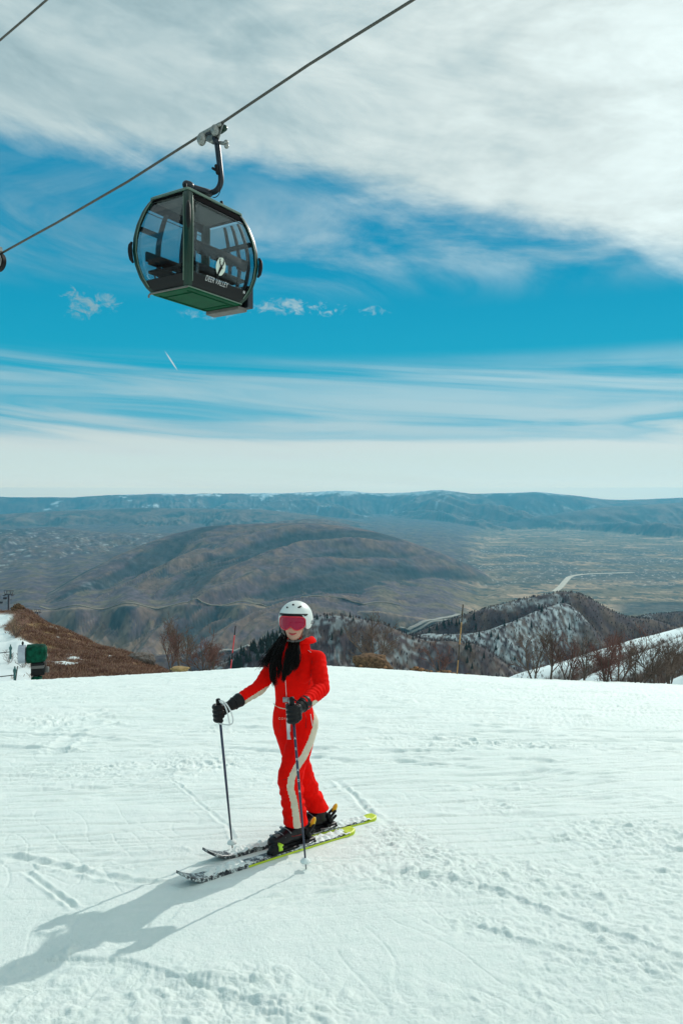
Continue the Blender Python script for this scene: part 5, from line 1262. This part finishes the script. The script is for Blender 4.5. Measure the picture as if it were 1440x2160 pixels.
# ================================================================== BARE TREES
m_bark=mat('grey_bark',(.13,.095,.075),.9,0,.2,3.); m_twig=mat('twigs',(.17,.115,.09),.9,0,.2,2.); m_twigr=mat('reddish_twigs',(.19,.085,.068),.9,0,.2,2.)
def bare_tree(base,h,seed,label,lean=0.,stems=1,spread=.5,mt=m_twig,dens=1.,cat='bare tree',grp='bare trees along the edge of the slope'):
    rg=np.random.default_rng(seed); root=thing('bare_tree',label,cat,base,grp); tk=MB(); br=MB()
    def grow(p,d,L,r,lev,mb):
        n=5; pts=[p]; dd=d.copy()
        for i in range(n):
            dd=unit(dd+rg.normal(size=3)*.16+up*.05); pts.append(pts[-1]+dd*L/n)
        mb.tube(pts,list(np.linspace(r,r*.45,n+1)),5 if lev==0 else 3,False)
        if lev>=3: return
        nb=int({0:9,1:7,2:5}[lev]*dens+rg.uniform(0,1.5))
        for k in range(nb):
            t=rg.uniform(.22 if lev==0 else .15,1.); i=min(int(t*n),n-1); q=pts[i]+(pts[i+1]-pts[i])*(t*n-i)
            a=rg.normal(size=3); a-=dd*np.dot(a,dd); a=unit(a); nd=unit(unit(pts[i+1]-pts[i])*(.75)+a*(spread+.35*rg.uniform())+up*.15)
            grow(q,nd,L*(.62-.22*t)*rg.uniform(.7,1.15),max(r*(.52-.12*t),.0085),lev+1,br)
    for s_ in range(stems):
        a=rg.uniform(0,6.28); o=V3(math.cos(a),math.sin(a),0)*(.12*h*(stems>1)*rg.uniform(.1,1)); d=unit(V3(lean+o[0]*1.1,o[1]*1.1,1))
        grow(np.array(base)+o*.4-up*.3,d,h*rg.uniform(.72,1.),(.024*h/ (1.+.16*stems)+.012)*(1 if h>2 else .6),0,tk)
    tk.build('trunk',m_bark,root); br.build('branches',mt,root); return root
TR=[(381,1412,54,3.75,1,1,.55,'pale bare tree, the tallest of the clump left of the skier',m_twig,1.1),
 (362,1414,53,2.5,2,3,.35,'slim many-stemmed bare tree at the left end of the left clump',m_twigr,.8),
 (403,1412,52,2.6,3,1,.4,'crooked bare sapling right of the tallest tree of the left clump',m_twig,.9),
 (428,1411,52,2.3,4,4,.45,'spreading reddish bare bush in the left clump, near the red marker pole',m_twigr,.8),
 (447,1410,53,1.9,5,4,.5,'low fan-shaped bare bush at the right end of the left clump',m_twigr,.8),
 (793,1404,56,3.6,6,3,.6,'bushy bare tree growing straight behind the big boulder',m_twig,1.1),
 (930,1420,58,2.4,7,3,.5,'faint low bare bush between the boulder and the bamboo pole',m_twigr,.7),
 (1128,1436,50,2.9,8,2,.45,'dark upright bare tree, leftmost of the right-hand row',m_twig,1.),
 (1160,1438,51,3.1,9,1,.42,'straight single-stem bare tree, second of the right-hand row',m_twig,1.1),
 (1193,1440,50,2.4,10,3,.5,'reddish forked bare tree, third of the right-hand row',m_twigr,1.),
 (1230,1440,53,2.7,11,2,.5,'thin pale bare tree in the middle of the right-hand row',m_twig,.9),
 (1277,1441,48,2.4,12,6,.75,'thick clump of dark stems spreading low, darkest of the right-hand row',m_twigr,1.),
 (1302,1442,54,3.6,17,3,.6,'tallest bare tree of the right-hand row, rising over the dark stem clump',m_twigr,1.),
 (1342,1443,49,2.6,13,3,.6,'leaning bare tree crossing the snowy ridge on the right',m_twig,1.),
 (1375,1443,50,2.4,14,3,.5,'slender bare tree second from the right edge',m_twig,.9),
 (1410,1444,51,2.8,15,4,.5,'bushy bare tree near the right edge of the photo',m_twig,1.),
 (1450,1444,52,2.6,16,3,.5,'bare tree cut by the right edge of the photo',m_twig,.8)]
for x,y,Y_,h,sd_,stm,sp,lab,mt,dn in TR: bare_tree(P(x,y,Y_)-up*.15,h*(1.22 if x>1000 else 1.15),sd_,lab,0,stm,sp,mt,dn*(.95 if x>1000 else 1.))
m_yt=mat('straw_twigs',(.30,.22,.12),.9,0,.2,2.)
for x,y,Y_,h,sd_,lab in ((36,1345,70,1.9,31,'pale dry shrub on the snow bank above the snow gun ring'),(19,1397,60,.95,32,'small dark shrub on the snow bank left of the snow gun'),(50,1408,56,1.1,33,'reddish shrub right below the snow gun ring')):
    q=hit(x,y,52) if y<1440 else None
    p=P(x,y+8,Y_) if q is None else V3(*q)
    bare_tree(p,h*np.linalg.norm(p)/Y_,sd_,lab,0,7,.5,m_yt if sd_==31 else m_twigr,.35,'shrub','shrubs on the snow bank')

# ================================================================== CONIFERS
m_con=mat('conifer_green',(.022,.040,.030),.9,0,.3,.2)
def conifer_mesh(seed):
    rg=np.random.default_rng(seed); k=MB(); H_=1.
    n=13
    for i in range(n):
        z=.10+.86*i/n; R_o=.20*(1-i/n)**.85+.015
        m=9; V=[V3(0,0,z+.13)]
        for j in range(m*2):
            a=2*math.pi*j/(2*m)+rg.uniform(-.12,.12)+i; rr=R_o*(rg.uniform(.85,1.25) if j%2==0 else rg.uniform(.35,.55)); V.append(V3(rr*math.cos(a),rr*math.sin(a),z-(.035 if j%2==0 else -.02)-rg.uniform(0,.02)))
        k.add(V,[(0,1+j,1+(j+1)%(2*m)) for j in range(2*m)]+[tuple(range(2*m,0,-1))])
    return k
protos=[]
for sd_ in range(3):
    k=conifer_mesh(sd_); me=link_mesh('conifer',k.v,k.f,m_con,False).data; bpy.data.objects.remove(bpy.data.objects['conifer']); tkm=MB(); tkm.tube([(0,0,-.05),(0,0,.25)],[.022,.016],6); tkm_o=link_mesh('tmp',tkm.v,tkm.f,m_bark,True); tme=tkm_o.data; bpy.data.objects.remove(tkm_o); protos.append((me,tme))
def conifer(p,h,i,label,grp,wide=1.):
    me,tme=protos[i%3]; r=bpy.data.objects.new('conifer',None); COL.objects.link(r); r.location=tuple(p); r.scale=(h*wide,h*wide,h); r.rotation_euler=(0,0,i*1.7); r['label']=label; r['category']='conifer'; r['group']=grp
    for nm,m in(('crown',me),('trunk',tme)):
        o=bpy.data.objects.new(nm,m); COL.objects.link(o); o.parent=r
nC=0
for i in range(85):     # the dark stand behind her on the near hill
    t=rng.uniform(0,1); x=482+t*150+rng.normal()*4; ytop=1398-(t**1.05)*92+rng.uniform(0,1)**.8*(26+16*t)
    if x>648: continue
    q=hit(x,ytop,400)
    if q is None or q[1]>1100: continue
    conifer(q,rng.uniform(9,13.5)*(q[1]/900),i,'dark conifer in the dense stand on the hill slope behind the skier','dark conifers in the stand behind the skier',1.1); nC+=1
lone=[(485,1399),(503,1394),(515,1385),(659,1305),(668,1308),(738,1303),(745,1310),(921,1330),(935,1322),(938,1328),(946,1320),(952,1318),(962,1322),(968,1318),(999,1308),(1003,1330),(1010,1345),(983,1372),(988,1368),(992,1376),(923,1416),(985,1400),(995,1412),(1063,1322),(1090,1312),(1136,1285),(1142,1292),(1186,1273),(1050,1350),(1045,1372),(1085,1395),(1120,1325),(1160,1345),(1200,1330),(1240,1365),(905,1336),(870,1350),(720,1340),(700,1352),(690,1306),(1020,1390),(1035,1345)]
cnt={}
for i,(x,y) in enumerate(sorted(lone)):
    q=hit(x,y,400)
    if q is None or q[1]>2000: continue
    big=(x,y) in ((983,1372),(988,1368),(992,1376))
    if big: reg='of the three bigger conifers right of the bamboo pole'
    elif x<530: reg='of the low conifers by the red marker pole'
    elif q[1]<1080: reg='of the lone conifers on the wooded hill right of the skier'
    elif x<1030 and y<1350: reg='of the lone conifers around the bamboo pole top'
    elif y<1300: reg='of the lone conifers near the peak summit'
    else: reg='of the lone conifers on the snowy lower slope'
    k_=cnt.get(reg,0); cnt[reg]=k_+1
    conifer(q,(11 if not big else 15)*q[1]/1100*rng.uniform(.8,1.15),i,ORD[min(k_,19)]+' from the left '+reg,'scattered conifers on the wooded hills' if not big else 'trio of conifers by the snowy slope')

# ================================================================== BRUSH AND WOODS (uncountable)
def sample_px(n,layers,x0,x1,maxY,seed,weight=None):
    rg=np.random.default_rng(seed); ids=[NAMES.index(l) for l in layers]
    k=np.isin(TI,ids)&(TPX>x0)&(TPX<x1)&(TY<maxY)&(TY>50)
    i=np.where(k)[0]; 
    w_=(TY[i]) if weight is None else weight(i)
    w_=w_/w_.sum(); return rg.choice(i,size=n,p=w_,replace=True),rg
def tufts(name,idx,rg,h0,h1,wd,blades,C0,C1,label,cat,spread,curve=.25,rough=.95):
    n=len(idx); cx=TX[idx]+rg.uniform(-1,1,n)*spread*3; cy=TY[idx]+rg.uniform(-1,1,n)*spread*3; cz=terr(cx,cy)[0]
    Vs=[];Cs=[]
    mixc=rg.uniform(0,1,n)
    for b in range(blades):
        a=rg.uniform(0,2*np.pi,n); h=rg.uniform(h0,h1,n); o=rg.uniform(0,spread,n)
        bx_=cx+o*np.cos(a)*.5; by_=cy+o*np.sin(a)*.5; tx_=bx_+np.cos(a)*h*curve*rg.uniform(.2,1.4,n); ty_=by_+np.sin(a)*h*curve; a2=rg.uniform(0,np.pi,n)
        w_=wd*h*rg.uniform(.6,1.3,n); dxx=np.cos(a2)*w_; dyy=np.sin(a2)*w_*.5
        m1=.55
        v=np.stack([np.stack([bx_,by_,cz-.1*h],1),np.stack([bx_*(1-m1)+tx_*m1-dxx,by_*(1-m1)+ty_*m1-dyy,cz+h*m1],1),np.stack([tx_,ty_,cz+h],1),np.stack([bx_*(1-m1)+tx_*m1+dxx,by_*(1-m1)+ty_*m1+dyy,cz+h*m1*.9],1)],1)
        Vs.append(v.reshape(-1,3)); cc=np.array(C0)[None]*(1-mixc[:,None])+np.array(C1)[None]*mixc[:,None]; cc=cc*rg.uniform(.7,1.3,(n,1)); Cs.append(np.repeat(cc,4,axis=0))
    V=np.concatenate(Vs); C_=np.concatenate(Cs); m=len(V)//4; Fc=np.arange(m*4).reshape(m,4)
    o=link_mesh(name,V,Fc,m_tuft,False); set_col(o,C_); tag(o,label,cat,kind='stuff'); return o
m_tuft=attr_mat('brush_twigs',.95)
kn=NAMES.index('left_knoll')
def wk(i):
    sn=TS[i].mean(1)>.35
    xr=sst(TPX[i],20,110); return TY[i]**1.*np.where(sn,.02,1.)*(.15+xr)*np.where(PF[i]>.34,.05,1.)*(.06+sst(fbm(TX[i]/1.8,TY[i]/2.4,3,777),-.2,.2))
idx,rg=sample_px(60000,['left_knoll'],-150,480,118,21,wk)
tufts('hillside_brush',idx,rg,.10,.38,.09,6,(.19,.10,.088),(.36,.235,.155),'reddish brown leafless brush covering the left hillside','brush',.22,.9)
def wsn(thr,pw):
    return lambda i: TY[i]**2*np.where(TS[i].mean(1)>thr,pw,1.)
idx,rg=sample_px(26000,['peak','peak_spur','near_hill','hill_bump'],380,1600,2400,22,wsn(.22,.75))
tufts('leafless_woods',idx,rg,2.6,6.0,.13,3,(.065,.050,.056),(.150,.120,.120),'leafless grey-brown woods covering the middle hills','woods',2.6,.12)
idx,rg=sample_px(2300,['ridge_a','ridge_b','ridge_c'],1000,1700,300,23,wsn(.40,.05))
tufts('ridge_brush',idx,rg,.6,1.6,.05,7,(.07,.045,.042),(.15,.10,.08),'bare brown brush below the snowy ridge crests on the right','brush',.9,.3)
